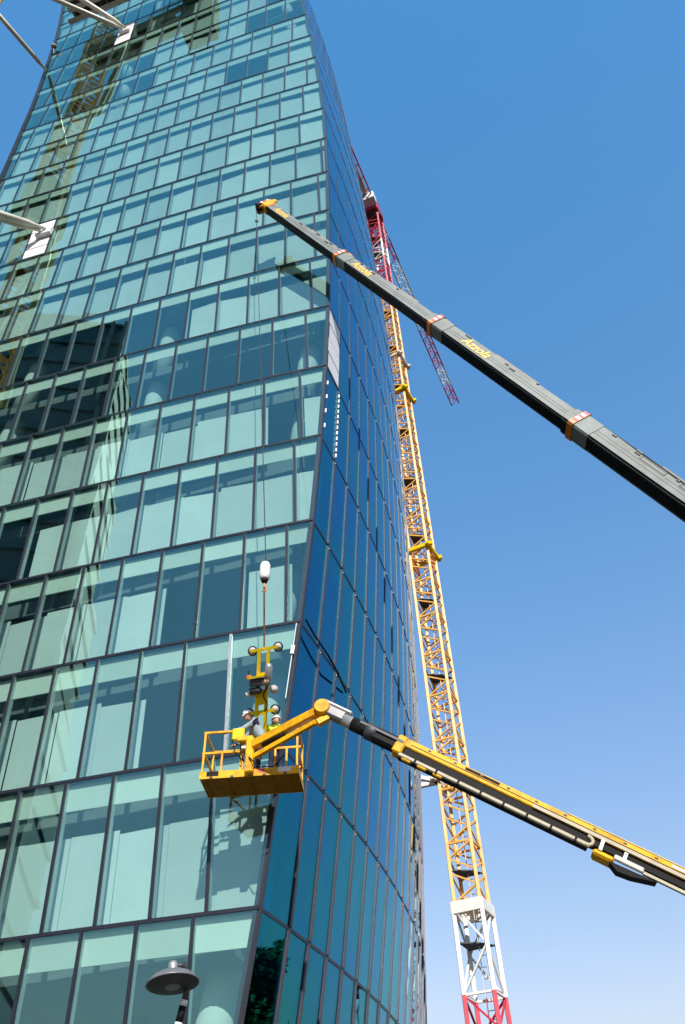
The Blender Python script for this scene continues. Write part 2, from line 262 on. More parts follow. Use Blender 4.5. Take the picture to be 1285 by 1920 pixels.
 [77.128,[[-2.655,14.982],[-4.363,15.464],[-6.065,15.968],[-7.762,16.488],[-9.455,17.02],[-11.145,17.562],[-12.833,18.11],[-14.521,18.659],[-16.209,19.206],[-17.899,19.747],[-19.593,20.278],[-21.29,20.796],[-22.993,21.296]],[[-2.655,14.982],[-1.928,16.689],[-1.245,18.409],[-0.609,20.139],[-0.021,21.882],[0.515,23.638],[0.999,25.407],[1.428,27.189],[1.8,28.986],[2.113,30.797],[2.365,32.624],[2.555,34.467],[2.679,36.325]]],
 [81.082,[[-3.138,14.616],[-4.84,15.122],[-6.535,15.648],[-8.225,16.19],[-9.91,16.745],[-11.593,17.31],[-13.274,17.88],[-14.954,18.451],[-16.635,19.021],[-18.318,19.584],[-20.004,20.138],[-21.694,20.678],[-23.39,21.202]],[[-3.138,14.616],[-2.388,16.314],[-1.683,18.024],[-1.023,19.746],[-0.413,21.481],[0.147,23.229],[0.654,24.992],[1.107,26.768],[1.503,28.56],[1.84,30.367],[2.117,32.19],[2.331,34.03],[2.48,35.887]]],
 [84.982,[[-3.788,14.253],[-5.482,14.785],[-7.168,15.337],[-8.849,15.906],[-10.526,16.487],[-12.2,17.077],[-13.871,17.673],[-15.543,18.271],[-17.215,18.866],[-18.889,19.455],[-20.566,20.035],[-22.248,20.602],[-23.935,21.151]],[[-3.788,14.253],[-3.011,15.939],[-2.279,17.638],[-1.594,19.35],[-0.956,21.075],[-0.37,22.815],[0.165,24.569],[0.645,26.338],[1.069,28.123],[1.434,29.925],[1.739,31.744],[1.981,33.58],[2.159,35.434]]],
 [88.882,[[-4.498,13.871],[-6.183,14.431],[-7.86,15.012],[-9.531,15.608],[-11.198,16.218],[-12.862,16.836],[-14.523,17.46],[-16.184,18.085],[-17.846,18.708],[-19.51,19.326],[-21.177,19.934],[-22.849,20.528],[-24.527,21.106]],[[-4.498,13.871],[-3.694,15.544],[-2.933,17.23],[-2.219,18.93],[-1.553,20.645],[-0.937,22.374],[-0.373,24.119],[0.137,25.88],[0.59,27.658],[0.986,29.453],[1.321,31.266],[1.594,33.098],[1.803,34.949]]],
 [92.782,[[-5.27,13.471],[-6.944,14.062],[-8.61,14.672],[-10.27,15.299],[-11.926,15.939],[-13.578,16.587],[-15.228,17.241],[-16.877,17.896],[-18.527,18.55],[-20.18,19.197],[-21.836,19.835],[-23.497,20.46],[-25.164,21.068]],[[-5.27,13.471],[-4.435,15.129],[-3.644,16.802],[-2.899,18.488],[-2.202,20.19],[-1.555,21.908],[-0.959,23.643],[-0.418,25.394],[0.068,27.164],[0.495,28.952],[0.863,30.759],[1.17,32.585],[1.412,34.432]]],
 [96.682,[[-6.102,13.056],[-7.764,13.679],[-9.418,14.321],[-11.066,14.98],[-12.709,15.652],[-14.348,16.332],[-15.985,17.018],[-17.621,17.705],[-19.259,18.39],[-20.898,19.07],[-22.541,19.74],[-24.19,20.397],[-25.845,21.037]],[[-6.102,13.056],[-5.235,14.697],[-4.412,16.354],[-3.634,18.026],[-2.904,19.714],[-2.224,21.419],[-1.595,23.141],[-1.02,24.882],[-0.5,26.642],[-0.037,28.421],[0.366,30.221],[0.707,32.041],[0.985,33.883]]],
 [100.582,[[-6.995,12.626],[-8.644,13.283],[-10.284,13.96],[-11.918,14.653],[-13.546,15.359],[-15.171,16.073],[-16.793,16.792],[-18.415,17.513],[-20.038,18.232],[-21.663,18.945],[-23.292,19.649],[-24.927,20.34],[-26.568,21.015]],[[-6.995,12.626],[-6.094,14.249],[-5.237,15.888],[-4.425,17.544],[-3.66,19.216],[-2.944,20.907],[-2.28,22.616],[-1.668,24.345],[-1.112,26.093],[-0.613,27.862],[-0.173,29.653],[0.207,31.466],[0.523,33.302]]]
]

N0 = -1                                              # first floor line number
NL = len(FLOORS)
def catmull(pts, k=4):
    P = [V((a, b)) for a, b in pts]; out = []
    for i in range(len(P)-1):
        p0 = P[max(i-1, 0)]; p1 = P[i]; p2 = P[i+1]; p3 = P[min(i+2, len(P)-1)]
        for j in range(k):
            t = j/k
            out.append(0.5*((2*p1)+(-p0+p2)*t+(2*p0-5*p1+4*p2-p3)*t*t+(-p0+3*p1-3*p2+p3)*t**3))
    out.append(P[-1]); return out
class Curve:
    def __init__(s, pts, other):
        s.p = catmull(pts); s.s = [0.0]
        for a, b in zip(s.p, s.p[1:]): s.s.append(s.s[-1] + (b-a).length)
        s.len = s.s[-1]; s.oth = V(other)
    def at(s, q, off=0.0):
        q = max(-0.3, min(s.len+0.3, q)); i = 0
        while i < len(s.s)-2 and s.s[i+1] < q: i += 1
        a, b = s.p[i], s.p[i+1]; t = (q-s.s[i])/(s.s[i+1]-s.s[i]); c = a.lerp(b, t)
        j0 = max(i-2, 0); j1 = min(i+3, len(s.p)-1)
        d = (s.p[j1]-s.p[j0]).normalized(); n = V((d.y, -d.x))
        if n.dot(s.oth - a) < 0: n = -n
        return c + n*off
CUR = {}; Z = {}
for k, (z, Lp, Rp) in enumerate(FLOORS):
    n = N0 + k; Z[n] = z
    CUR[n, 'L'] = Curve(Lp, Rp[-1]); CUR[n, 'R'] = Curve(Rp, Lp[-1])
def pt(r, side, sb, st, v, off):
    """point on the wall of row r (between floor lines r-1 and r)"""
    a = CUR[r-1, side].at(sb, off); b = CUR[r, side].at(st, off); c = a.lerp(b, v)
    return V((c.x, c.y, Z[r-1]*(1-v)+Z[r]*v))

def interp(tab, x):
    if x <= tab[0][0]: return tab[0][1]
    for (a, b), (c, d) in zip(tab, tab[1:]):
        if x <= c: return b + (d-b)*(x-a)/(c-a)
    return tab[-1][1]
MODL = [(-1,1.26),(1,1.280),(3,1.316),(5,1.350),(8,1.386),(12,1.415),(16,1.445),(25,1.46)]
BOT = {1:0.85,2:1.16,3:1.43,4:.38,5:.54,6:.65,7:.72,8:.68,9:.60,10:.43,11:1.65,12:1.44,13:1.17,14:.79,15:1.79,16:1.33}
TOP = {1:1.44,2:1.72,3:1.94,4:.80,5:.92,6:1.0,7:.96,8:.87,9:.70,10:.52,11:1.70,12:1.44,13:1.07,14:.60,15:1.55,16:.99}
b, t = .75, .38
for r in range(17, NL): BOT[r] = .55 + (16-r)*.42 % 1.4; TOP[r] = BOT[r] - .42
for r in (0,): BOT[r], TOP[r] = .60, 1.20
MODR = [(-1,1.08),(1,1.09),(2,1.17),(3,1.23),(25,1.25)]
def cells(r, side):
    """list of (sb0, st0, sb1, st1, edge0, edge1): bottom and top arc positions of every bay of a row"""
    lb, lt = CUR[r-1, side].len, CUR[r, side].len
    if side == 'L':
        mb, mt = interp(MODL, r-1), interp(MODL, r); b0, t0 = BOT[r], TOP[r]
        while min(b0, t0) > 1.0 and min(b0-mb, t0-mt) > 0.2: b0 -= mb; t0 -= mt
        if r > 16:
            while min(b0, t0) < 0.2: b0 += mb; t0 += mt
    else:
        mb, mt = interp(MODR, r-1), interp(MODR, r)
        b0 = t0 = {1:1.45, 2:1.51, 3:1.38}.get(r, 1.26)
    xs = [(0.0, 0.0)]; j = 0
    while True:
        q = (b0+j*mb, t0+j*mt)
        if q[0] > lb-0.25 or q[1] > lt-0.25: break
        xs.append(q); j += 1
    xs.append((lb, lt))
    return [(a[0], a[1], c[0], c[1], i) for i, (a, c) in enumerate(zip(xs, xs[1:]))]

def proj(p):
    d = V(p) - CAM; z = d.dot(FW)
    if z < 0.5: return None
    return (642.5 + 1529.92*d.dot(RT)/z, 960 - 1529.92*d.dot(UP)/z)
def area(ps):
    q = [proj(p) for p in ps]
    if any(x is None for x in q): return 0, 0
    cx = sum(x for x, y in q)/4; cy = sum(y for x, y in q)/4
    A = abs(sum(q[i][0]*q[(i+1) % 4][1]-q[(i+1) % 4][0]*q[i][1] for i in range(4)))/2
    vis = -40 < cx < 1325 and -40 < cy < 1960
    return A, vis, cx, cy

tower = thing('office_tower', (-8, 30, 0), 'tall twisting office tower of green and blue glass panes filling the left side', 'skyscraper')
pool = {}
def add(kind, m, score, fn):
    pool.setdefault((kind, m), []).append((score, fn))

def is_open(r, s, cx, cy):
    if r in (0, 1, 7): return True
    if r == 3: return s < 3.85 or 3.85 < s < 4.6 and False
    if r == 4: return s < .5 or 2.0 < s < 5.2
    if r == 5: return s > 9.6
    if r == 6: return 0.9 < s < 2.0
    if r == 8: return s > 6.2
    if r == 15: return 3.3 < s < 6.0
    if r == 17: return s < 4.4 or s > 12
    if r == 18: return s < 3.0 or s > 12.5
    if r in (16, 19, 20): return s > 11.8
    return False
PLATE = {}                                           # bays closed by white boards where the crane ties come in
def plate_at(r, side, s0, s1, x, y, z):
    return Z[r-1] < z < Z[r] and False

def quadbox(r, side, c, u0, u1, v0, v1, o0, o1, jit=None, inset=0.0):
    sb0, st0, sb1, st1, _ = c
    sb0 += inset; st0 += inset; sb1 -= inset; st1 -= inset
    L = lambda u, a, b: a+(b-a)*u
    P = []
    for k, off in enumerate((o0, o1)):
        for j, (u, v) in enumerate(((u0, v0), (u1, v0), (u1, v1), (u0, v1))):
            P.append(pt(r, side, L(u, sb0, sb1), L(u, st0, st1), v, off + (jit[j] if jit else 0)))
    return P

TIES = ((-16.0, 75.15), (-15.7, 44.3))
for r in range(0, NL-1 + N0 + 1):
    if r-1 < N0 or r not in BOT: continue
    H = Z[r]-Z[r-1]
    for side in 'LR':
        cs = cells(r, side)
        for ci, c in enumerate(cs):
            sm = (c[0]+c[1]+c[2]+c[3])/4
            q = [pt(r, side, c[0], c[1], 0, 0), pt(r, side, c[2], c[3], 0, 0), pt(r, side, c[2], c[3], 1, 0), pt(r, side, c[0], c[1], 1, 0)]
            a = area(q); A = a[0]*(1 if a[1] else 0.001)
            mid = (q[0]+q[1]+q[2]+q[3])/4
            white = (side == 'R' and r == 7 and ci == 0) or (side == 'L' and any(abs(mid.x-x) < .72 and Z[r-1] < z < Z[r] for x, z in TIES))
            rr = random.Random(r*100+ci+(50 if side == 'R' else 0))
            # glass pane, very slightly out of plane from its neighbours
            if not white:
                jit = [rr.uniform(-.004, .004) for _ in range(4)]
                P = quadbox(r, side, c, 0, 1, .010, .990, 0.03, 0.004, jit, 0.025)
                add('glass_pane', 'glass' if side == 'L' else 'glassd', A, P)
            else:
                nb = 4
                for i in range(nb):
                    v0 = .03 + .94*i/nb; v1 = .03+.94*(i+1)/nb-.018
                    m = MB().hexa(quadbox(r, side, c, 0, 1, v0, v1, .05, -.012-.01*(i % 2), None, .05))
                    m.build('cladding_board', M['board'], tower)
            # mullion at the far side of the bay
            if ci < len(cs)-1:
                hwm = .037 if side == 'L' else .05; e = (c[2]-hwm, c[3]-hwm, c[2]+hwm, c[3]+hwm, 0)
                P = quadbox(r, side, e, 0, 1, .012, .988, 0.045, -0.012 if side == 'L' else -max(0.003, .034-.0045*max(0, r-3)))
                bare = side == 'L' and r == 3 and ci == 0
                add('mullion', 'alu' if bare else ('mull' if side == 'L' else 'mullr'), A*(10 if bare else 1), P)
                e = (c[2]-.03, c[3]-.03, c[2]+.03, c[3]+.03, 0)
                if side == 'L': add('inner_frame', 'inner', A, quadbox(r, side, e, 0, 1, .012, .988, 0.2, 0.048))
            # spandrel panel and blind behind the glass
            if side == 'L' and not white:
                so = .15 if r <= 6 else max(.07, .15-.02*(r-6))
                dl = interp([(2,.44),(6,.36),(12,.20),(20,.18)], r)
                hs = (.74 if r > 1 else .70)/H
                P = quadbox(r, side, c, 0, 1, 1-hs, .985, so+.03, so, None, .012)
                add('spandrel_panel', 'span', A, P)
                if not is_open(r, sm, a[2] if len(a) > 2 else 0, 0):
                    k = dl+so; w0 = rr.uniform(-.05, .05); w1 = rr.uniform(-.05, .05)
                    lo = .02
                    if r == 4 and ci == 1: lo = .02
                    jit = [w0, w1, w1, w0]
                    gap = (interp([(2,.46),(6,.36),(9,.2),(12,.08),(20,.02)], r) + rr.choice((0, 0, .0, rr.uniform(-.14, .25))))/H
                    sl0, sl1 = rr.uniform(-.012, .012), rr.uniform(-.012, .012)
                    P = quadbox(r, side, c, 0, 1, lo, 1-hs-gap, k+.012, k, jit, .004)
                    P[2].z += sl0*H; P[3].z += sl1*H; P[6].z += sl0*H; P[7].z += sl1*H
                    add('window_blind', 'blind', A, P)
                elif r == 4 and ci in (3,) or r == 3 and ci == 99:
                    pass
for (kind, mk), lst in pool.items(): lst.sort(key=lambda e: -e[0])
counts = {}
allk = {}
for (kind, mk), lst in pool.items():
    for sc, P in lst: allk.setdefault(kind, []).append((sc, mk, P))
for kind, lst in allk.items():
    lst.sort(key=lambda e: -e[0]); rest = {}
    for i, (sc, mk, P) in enumerate(lst):
        if i < 290:
            me = MB().hexa(P).mesh(kind, M[mk]); link(kind, me, tower)
        else:
            rest.setdefault(mk, MB()).hexa(P)
    for mk, mb in rest.items():
        tag(mb.build(kind, M[mk], tower), kind='stuff')

# floor-line rails round the two glazed sides, one per storey and side, and the corner posts
for n in range(N0, N0+NL):
    for side in 'LR':
        cu = CUR[n, side]; mb = MB(); K = 28; h = .038
        q = [cu.len*i/K for i in range(K+1)]
        for i in range(K):
            oo = -.014 if side == 'L' else -.006; a0, a1 = cu.at(q[i], oo), cu.at(q[i+1], oo); b0, b1 = cu.at(q[i], .22), cu.at(q[i+1], .22)
            z = Z[n]
            mb.hexa([V((*a0, z-h)), V((*a1, z-h)), V((*b1, z-h)), V((*b0, z-h)), V((*a0, z+h)), V((*a1, z+h)), V((*b1, z+h)), V((*b0, z+h))])
        link('transom', mb.mesh('transom', M['mull']), tower)
for r in range(0, N0+NL):
    a, b = CUR[r-1, 'L'], CUR[r, 'L']; mb = MB()
    lo = V((*a.p[0], Z[r-1])); hi = V((*b.p[0], Z[r])); inn = V((-.02, .1, 0))
    mb.bar(lo+inn, hi+inn, .15, .15, up=V((1, -.2, 0)))
    mb.build('corner_post', M['mull'], tower)
    lo = V((*a.p[-1], Z[r-1])); hi = V((*b.p[-1], Z[r]))
    MB().bar(lo, hi, .2, .2, up=V((1, -.2, 0))).build('corner_post', M['mull'], tower)
# floor slabs with their ceilings, set back behind the blinds
def plan(n, off):
    L = CUR[n, 'L']; Rr = CUR[n, 'R']; c = L.p[0]; eL = L.p[-1]; eR = Rr.p[-1]
    bk = eL + eR - c
    cen = (c + eL + eR + bk)/4
    pts = [Rr.p[i] for i in range(0, len(Rr.p), 4)] + [bk] + [L.p[i] for i in range(len(L.p)-1, 0, -4)]
    out = []
    for p in pts:
        d = p - cen; out.append(cen + d*(1 - off/d.length*1.25))
    return out
for n in range(N0, N0+NL):
    MB().poly_prism(plan(n, .95), Z[n]-.62, Z[n]+.08).build('floor_slab', M['slab'], tower)
    if n > N0:
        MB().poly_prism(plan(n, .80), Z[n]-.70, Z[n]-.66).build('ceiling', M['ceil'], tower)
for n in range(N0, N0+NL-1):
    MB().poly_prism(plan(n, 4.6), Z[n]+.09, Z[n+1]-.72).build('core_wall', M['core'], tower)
    for s in (1.25, 7.9, 14.6):
        p0 = CUR[n, 'L'].at(s, 1.5); p1 = CUR[n+1, 'L'].at(s-.08, 1.5)
        mb = MB().tube([V((*p0, Z[n]+.085)), V((*p1, Z[n+1]-.71))], .42, 20)
        mb.build('column', M['column'], tower, True)
# plain back walls
for e0, e1 in ((0, 1), (1, 2)):
    mb = MB()
    for n in range(N0, N0+NL-1):
        def tri(n):
            L = CUR[n, 'L'].p; Rr = CUR[n, 'R'].p; return [L[-1], L[-1]+Rr[-1]-L[0], Rr[-1]]
        A0, A1 = tri(n), tri(n+1)
        a, b, c, d = A0[e0], A0[e1], A1[e1], A1[e0]; cen = (A0[0]+A0[2])/2
        ins = lambda p: p.lerp(cen, .02)
        mb.hexa([V((*a, Z[n])), V((*b, Z[n])), V((*ins(b), Z[n])), V((*ins(a), Z[n])), V((*d, Z[n+1])), V((*c, Z[n+1])), V((*ins(c), Z[n+1])), V((*ins(d), Z[n+1]))])
    mb.build('wall', M['glassback'] if 'glassback' in M else M['core'], tower)
zt = Z[N0+NL-1]
MB().poly_prism(plan(N0+NL-1, .1), zt+.085, zt+.35).build('roof', M['roof'], tower)
MB().poly_prism(plan(N0, -.02), 0.135, Z[N0]-.06).build('plinth', M['slab'], tower)
# white fixing tape left along the bay under the boarded window
tp = MB()
for i in range(12):
    v = .04+.92*i/12
    a = pt(6, 'R', 1.26, 1.26, v, -.035); b = pt(6, 'R', 1.26, 1.26, v+.045, -.035)
    tp.bar(a, b, .05, .03)
for i in range(4):
    v = .1+.8*i/4
    a = pt(6, 'R', .05, .05, v, -.10); b = pt(6, 'R', .05, .05, v+.05, -.10)
    tp.bar(a, b, .05, .03)
tag(tp.build('fixing_tape', M['white'], tower), kind='stuff')
# small steel brackets at the mullion heads of the side face
bk = MB()
for r in range(2, 9):
    for c in cells(r, 'R')[:-8]:
        p = pt(r, 'R', c[2], c[3], .955, -.035); bk.bar(p, p+V((0, 0, .025)), .02, .02)
tag(bk.build('mullion_bracket', M['tie'], tower), kind='stuff')
# metal strips of the unfinished corner bay
a = pt(3, 'L', .06, .06, .35, -.06); b = pt(3, 'L', .06, .06, .97, -.06)
MB().bar(a, b, .022, .022).build('bare_corner_strip', M['inner'], tower)
a = pt(3, 'L', .05, .05, .70, -.09); b = pt(3, 'L', .05, .05, .77, -.09)
MB().bar(a, b, .09, .05).build('white_clip', M['white'], tower)
# loose cable hanging over the side face
q = [pt(4, 'R', .1, .1, .02, -.12), pt(3, 'R', .6, .6, .96, -.2), pt(3, 'R', 1.4, 1.4, .93, -.25), pt(3, 'R', 2.2, 2.2, .90, -.25), pt(3, 'R', 3.4, 3.4, .93, -.05)]
tag(MB().tube(q, .03, 6).build('cable', M['black']), 'black cable slung loosely across the blue side of the glass tower above the lift', 'cable')
# ------------------------------------------------------------------ tower crane behind the right side
def lattice_section(a0, a1, m, name, parent, w=1.32, rot=R(-27), nb=2, chord=.13, brace=.055, deck=False, ladder=True):
    """one mast section between two centre points; four corner posts, zig-zag bracing on every side"""
    a0, a1 = V(a0), V(a1); mb = MB()
    cs = [V((math.cos(rot+math.pi/4+k*math.pi/2), math.sin(rot+math.pi/4+k*math.pi/2), 0))*w/math.sqrt(2) for k in range(4)]
    for k in range(4): mb.bar(a0+cs[k], a1+cs[k], chord)
    for k in range(4):
        c0, c1 = cs[k], cs[(k+1) % 4]
        mb.bar(a0+c0, a0+c1, brace*1.2)
        for j in range(nb):
            p0 = a0.lerp(a1, j/nb); p1 = a0.lerp(a1, (j+1)/nb); pm = p0.lerp(p1, .5)
            if (j+k) % 2: c0, c1 = c1, c0
            mb.bar(p0+c0, pm+c1, brace); mb.bar(pm+c1, p1+c0, brace)
            c0, c1 = cs[k], cs[(k+1) % 4]
    if ladder:
        o = cs[0]*.25; x = (cs[1]-cs[0]).normalized()*.2
        mb.bar(a0+o+x, a1+o+x, .045); mb.bar(a0+o-x, a1+o-x, .045)
        for j in range(8): p = a0.lerp(a1, (j+.5)/8)+o; mb.bar(p+x, p-x, .03)
    o = mb.build(name, m, parent)
    if deck:
        d = MB(); z = a0.lerp(a1, .55)
        d.poly_prism([(z+cs[0]*.95)[:2], (z+cs[1]*.95)[:2], (z+cs[2]*.95)[:2], (z+cs[3]*.2)[:2]], z.z, z.z+.06)
        d.build('landing_deck', M['dgrey'], o)
    return o
MB0, MB1 = V((6.06, 43.58, 0)), V((4.86, 43.73, 94))
def mp(z): return MB0.lerp(MB1, z/94)
crane = thing('tower_crane', (6.06, 43.58, 0.13), 'lattice tower crane with yellow, white and red sections standing right of the glass tower', 'crane')
zs = [0.14]; z = .14
bounds = [12.1, 16.2, 76.0, 81.5, 85.2, 91.5]; mats = ['mastred', 'mastwht', 'mastyel', 'mastred', 'mastwht', 'mastred']
z0 = .14
for bd, mk in zip(bounds, mats):
    n = max(1, round((bd-z0)/3.0)); st = (bd-z0)/n
    for i in range(n):
        low = mk in ('mastred', 'mastwht') and z0 < 17
        lattice_section(mp(z0+i*st), mp(z0+(i+1)*st-.015), M[mk], 'mast_section', crane, w=1.5 if low else 1.36, chord=.2 if low else .17, brace=.09 if low else .08, deck=low or i % 2 == 0, nb=1 if low else 2)
    z0 = bd
# collar of the climbing section at the white/yellow joint
q = mp(15.9); rot = R(-27)
ex, ey = V((math.cos(rot), math.sin(rot), 0)), V((-math.sin(rot), math.cos(rot), 0)); ez = V((0, 0, 1))
mb = MB()
for s in (-1, 1):
    mb.obox(q+ex*s*.84, ex, ey, ez, (-.04, .04), (-.84, .84), (-.25, .35)); mb.obox(q+ey*s*.84, ey, ex, ez, (-.04, .04), (-.8, .8), (-.25, .35))
mb.build('mast_collar', M['mastwht'], crane, bevel=.02)
# tie collars round the mast and the ties back to the building
for zc, mk, full in ((39.9, 'lemon', True), (58.1, 'lemon', True), (63.2, 'tie', True), (22.9, 'mastwht', True)):
    q = mp(zc); mb = MB()
    for s in (-1, 1):
        mb.obox(q+ex*s*.86, ex, ey, ez, (-.11, .11), (-1.15, 1.15), (-.16, .16)); mb.obox(q+ey*s*.86, ey, ex, ez, (-.11, .11), (-1.15, 1.15), (-.163, .157))
    mb.build('tie_collar', M[mk], crane, bevel=.02)
    for dx, dy, ox in ((-3.2, -1.2, -.8), (-3.4, .9, -.8)):
        MB().bar(q+V((ox, 0, -.05)), q+V((dx, dy, -.05)), .22, .22).build('tie_bar', M['mastwht'], crane)
for zc in (62.0, 57.2, 39.0):
    q = mp(zc); mb = MB()
    for s in (-1, 1): mb.obox(q+ex*s*.6, ex, ey, ez, (-.05, .05), (-.62, .62), (-.45, .45))
    mb.build('climbing_yoke', M['orange'], crane)
# slewing unit, tower head, counter jib with ballast, jib
top = mp(91.5)
jd = V((16.23-4.88, 72.11-44.34, 0)).normalized(); jn = V((-jd.y, jd.x, 0))
MB().tube([top, top+V((0, 0, .5))], .95, 20).build('slewing_ring', M['dgrey'], crane)
MB().obox(top+V((0, 0, .5)), jd, jn, ez, (-1.2, 1.2), (-.8, .8), (0, 1.9)).build('slewing_platform', M['mastred'], crane, bevel=.05)
cab = MB().obox(top+V((0, 0, .6)), jd, jn, ez, (.9, 2.5), (.9, 2.0), (0, 1.7)).build('cab', M['mastwht'], crane, bevel=.08)
MB().obox(top+V((0, 0, .6)), jd, jn, ez, (1.3, 2.53), (.87, 2.03), (.7, 1.5)).build('cab_window', M['glassd'], cab)
cj = MB()
o = top+V((0, 0, 1.5))
for s in (-1, 1): cj.bar(o+jn*s*.62, o+jn*s*.62-jd*8.6, .14, .3)
for i in range(6): cj.bar(o+jn*.62-jd*(1+i*1.5), o-jn*.62-jd*(1.7+i*1.5), .08)
cj.build('counter_jib', M['mastred'], crane)
MB().obox(o, jd, jn, ez, (-2.5, -1.5), (-.9, .9), (-.9, .5)).build('ballast_block', M['mastwht'], crane, bevel=.04)
MB().tube([o-jd*2.6+V((0, 0, .5)), o-jd*6.8+V((0, 0, .5))], .34, 14).build('winch_drum', M['steel'], crane)
MB().obox(o, jd, jn, ez, (-8.6, -7.2), (-.5, .5), (-.5, .4)).build('end_frame', M['mastred'], crane, bevel=.05)
bands = ['mastwht', 'mastred', 'mastwht', 'mastwht', 'mastwht', 'mastred', 'mastred', 'mastwht', 'mastred']
L = 30.6; nb = 9
for i in range(nb):
    mb = MB(); a = L*i/nb; bb = L*(i+1)/nb
    o = top+V((0, 0, 1.4)); w = .55; h = 1.15
    A = [o+jd*a+jn*w, o+jd*a-jn*w, o+jd*a+V((0, 0, h))]; Bq = [o+jd*bb+jn*w, o+jd*bb-jn*w, o+jd*bb+V((0, 0, h))]
    for x, y in zip(A, Bq): mb.bar(x, y, .13)
    for j in range(2):
        t0, t1, tm = j/2, (j+1)/2, (j+.5)/2
        for x, y in ((0, 1), (1, 2), (2, 0)):
            mb.bar(A[x].lerp(Bq[x], t0), A[y].lerp(Bq[y], tm), .07); mb.bar(A[y].lerp(Bq[y], tm), A[x].lerp(Bq[x], t1), .07)
    mb.build('jib_section', M[bands[i]], crane)

# ------------------------------------------------------------------ second tower crane, left of the frame, and its ties
cl = thing('tower_crane', (-26.2, 15.8, 0.13), 'crane at the far left, tied by pale bars to the glass tower', 'crane')
bl = V((-26.2, 15.8, 0))
for i in range(33):
    z = .14+i*3.0
    lattice_section(bl+V((0, 0, z)), bl+V((0, 0, z+2.985)), M['mastyel'], 'mast_section', cl, w=2.0, rot=R(20), chord=.18, brace=.085, deck=i % 3 == 0)
MB().poly_prism([(-27.4, 14.6), (-25.0, 14.6), (-25.0, 17.0), (-27.4, 17.0)], 61.0, 67.0).build('climbing_cage', M['net'], cl)
def facade_at(x, z):
    r = next(k for k in range(1, 24) if Z[k] > z); v = (z-Z[r-1])/(Z[r]-Z[r-1]); best = None
    for i in range(420):
        s = i*.05; p = pt(r, 'L', s, s, v, 0)
        if best is None or abs(p.x-x) < abs(best.x-x): best = p
    return best
for (x, z), ends in (((-16.0, 75.2), (V((-24.3, 15.6, 76.0)), V((-24.3, 14.9, 79.5)))), ((-15.75, 44.3), (V((-25.6, 16.9, 44.4)), V((-24.4, 15.1, 41.4))))):
    f = facade_at(x, z)+V((-.05, -.16, 0))
    MB().obox(f, V((.97, -.24, 0)), V((.24, .97, 0)), ez, (-.45, .45), (-.12, .14), (-.35, .35)).build('anchor_plate', M['white'], cl, bevel=.03)
    for k, e in enumerate(ends):
        s = f+V((-.12+.24*k, -.15, -.14+.2*k)); d = (e-s)
        mb = MB().tube([s, s+d*.05, s+d*.09, e], [.09, .11, .19, .19], 12)
        mb.build('tie_bar', M['tie'], cl, True)
f = facade_at(-22.2, 73.0)+V((-.2, -.1, 0)); e = V((-25.3, 16.0, 72.2))
MB().tube([f, f.lerp(e, .15), e], [.08, .17, .17], 12).build('tie_bar', M['tie'], cl, True)

# steel gantry hung in front of the upper storeys
gt = thing('suspended_gantry', (-15.3, 15.9, 71.4), 'weathered steel gantry of boxed beams hung in front of the top left storeys', 'platform')
A = V((-21.36, 19.40, 78.98)); dx = V((.957, -.29, 0)).normalized(); dy = V((.29, .957, 0)).normalized()
for k, (yy, zz, l0) in enumerate(((0, 0, 0.), (-.75, .15, .35), (-1.5, 0, .1))):
    MB().obox(A, dx, dy, ez, (l0, 9.6), (yy-.12, yy+.12), (zz, zz+.5)).build('main_beam', M['brown'], gt, bevel=.015)
    MB().obox(A, dx, dy, ez, (l0-.02, 9.6), (yy-.2, yy+.2), (zz-.04, zz+.0)).build('flange', M['tie'], gt)
for k in range(6):
    MB().obox(A, dx, dy, ez, (.5+k*1.5, .7+k*1.5), (-1.6, .1), (.5, .66)).build('cross_beam', M['brown'], gt)
for k in range(5):
    MB().obox(A, dx, dy, ez, (.4+k*1.6, 1.95+k*1.6), (-1.5, .05), (.67, .72)).build('deck_plate', M['dgrey'], gt)
for k in range(4):
    MB().obox(A, dx, dy, ez, (.45+k*2.8, .51+k*2.8), (-.03, .03), (.72, 1.85)).build('guard_post', M['brown'], gt)
for zz in (1.25, 1.8):
    MB().obox(A, dx, dy, ez, (.3, 9.5), (-.025, .025), (zz, zz+.05)).build('guard_rail', M['tie'], gt)
for xx in (.25, 1.0):
    o = A+dx*(xx+.3)+V((0, 0, .62))
    MB().lathe(o-dy*.55, [(0, 0), (.17, .02), (.2, .1), (.17, .18), (0, .2)], 14).build('pulley', M['cream'], gt)
for k in range(2):
    MB().bar(A+dx*(2+k*5)+dy*-.75+V((0, 0, .6)), A+dx*(2+k*5)+dy*-.3+V((0, 0, 14)), .05).build('hanger_rope', M['dgrey'], gt)
hb = MB().obox(V((-11.5, 15.3, 0)), dx, dy, ez, (-1.5, 1.3), (-.8, .8), (76.0, 84.0))
hb.build('netted_cage', M['net'], gt)
# small floodlight at the left edge
fl = thing('floodlight', (-22.6, 21.3, 78.9), 'small round floodlight on the left edge of the glass tower near its top', 'light')
f = facade_at(-22.9, 77.5)
MB().tube([f+V((-.0, -.02, -.5)), f+V((-.12, -.25, .35))], .05, 8).build('bracket', M['dgrey'], fl)
MB().lathe(f+V((-.12, -.3, .5)), [(0, -.2), (.2, -.12), (.24, .05), (.14, .22), (0, .25)], 14).build('housing', M['brown'], fl, True)

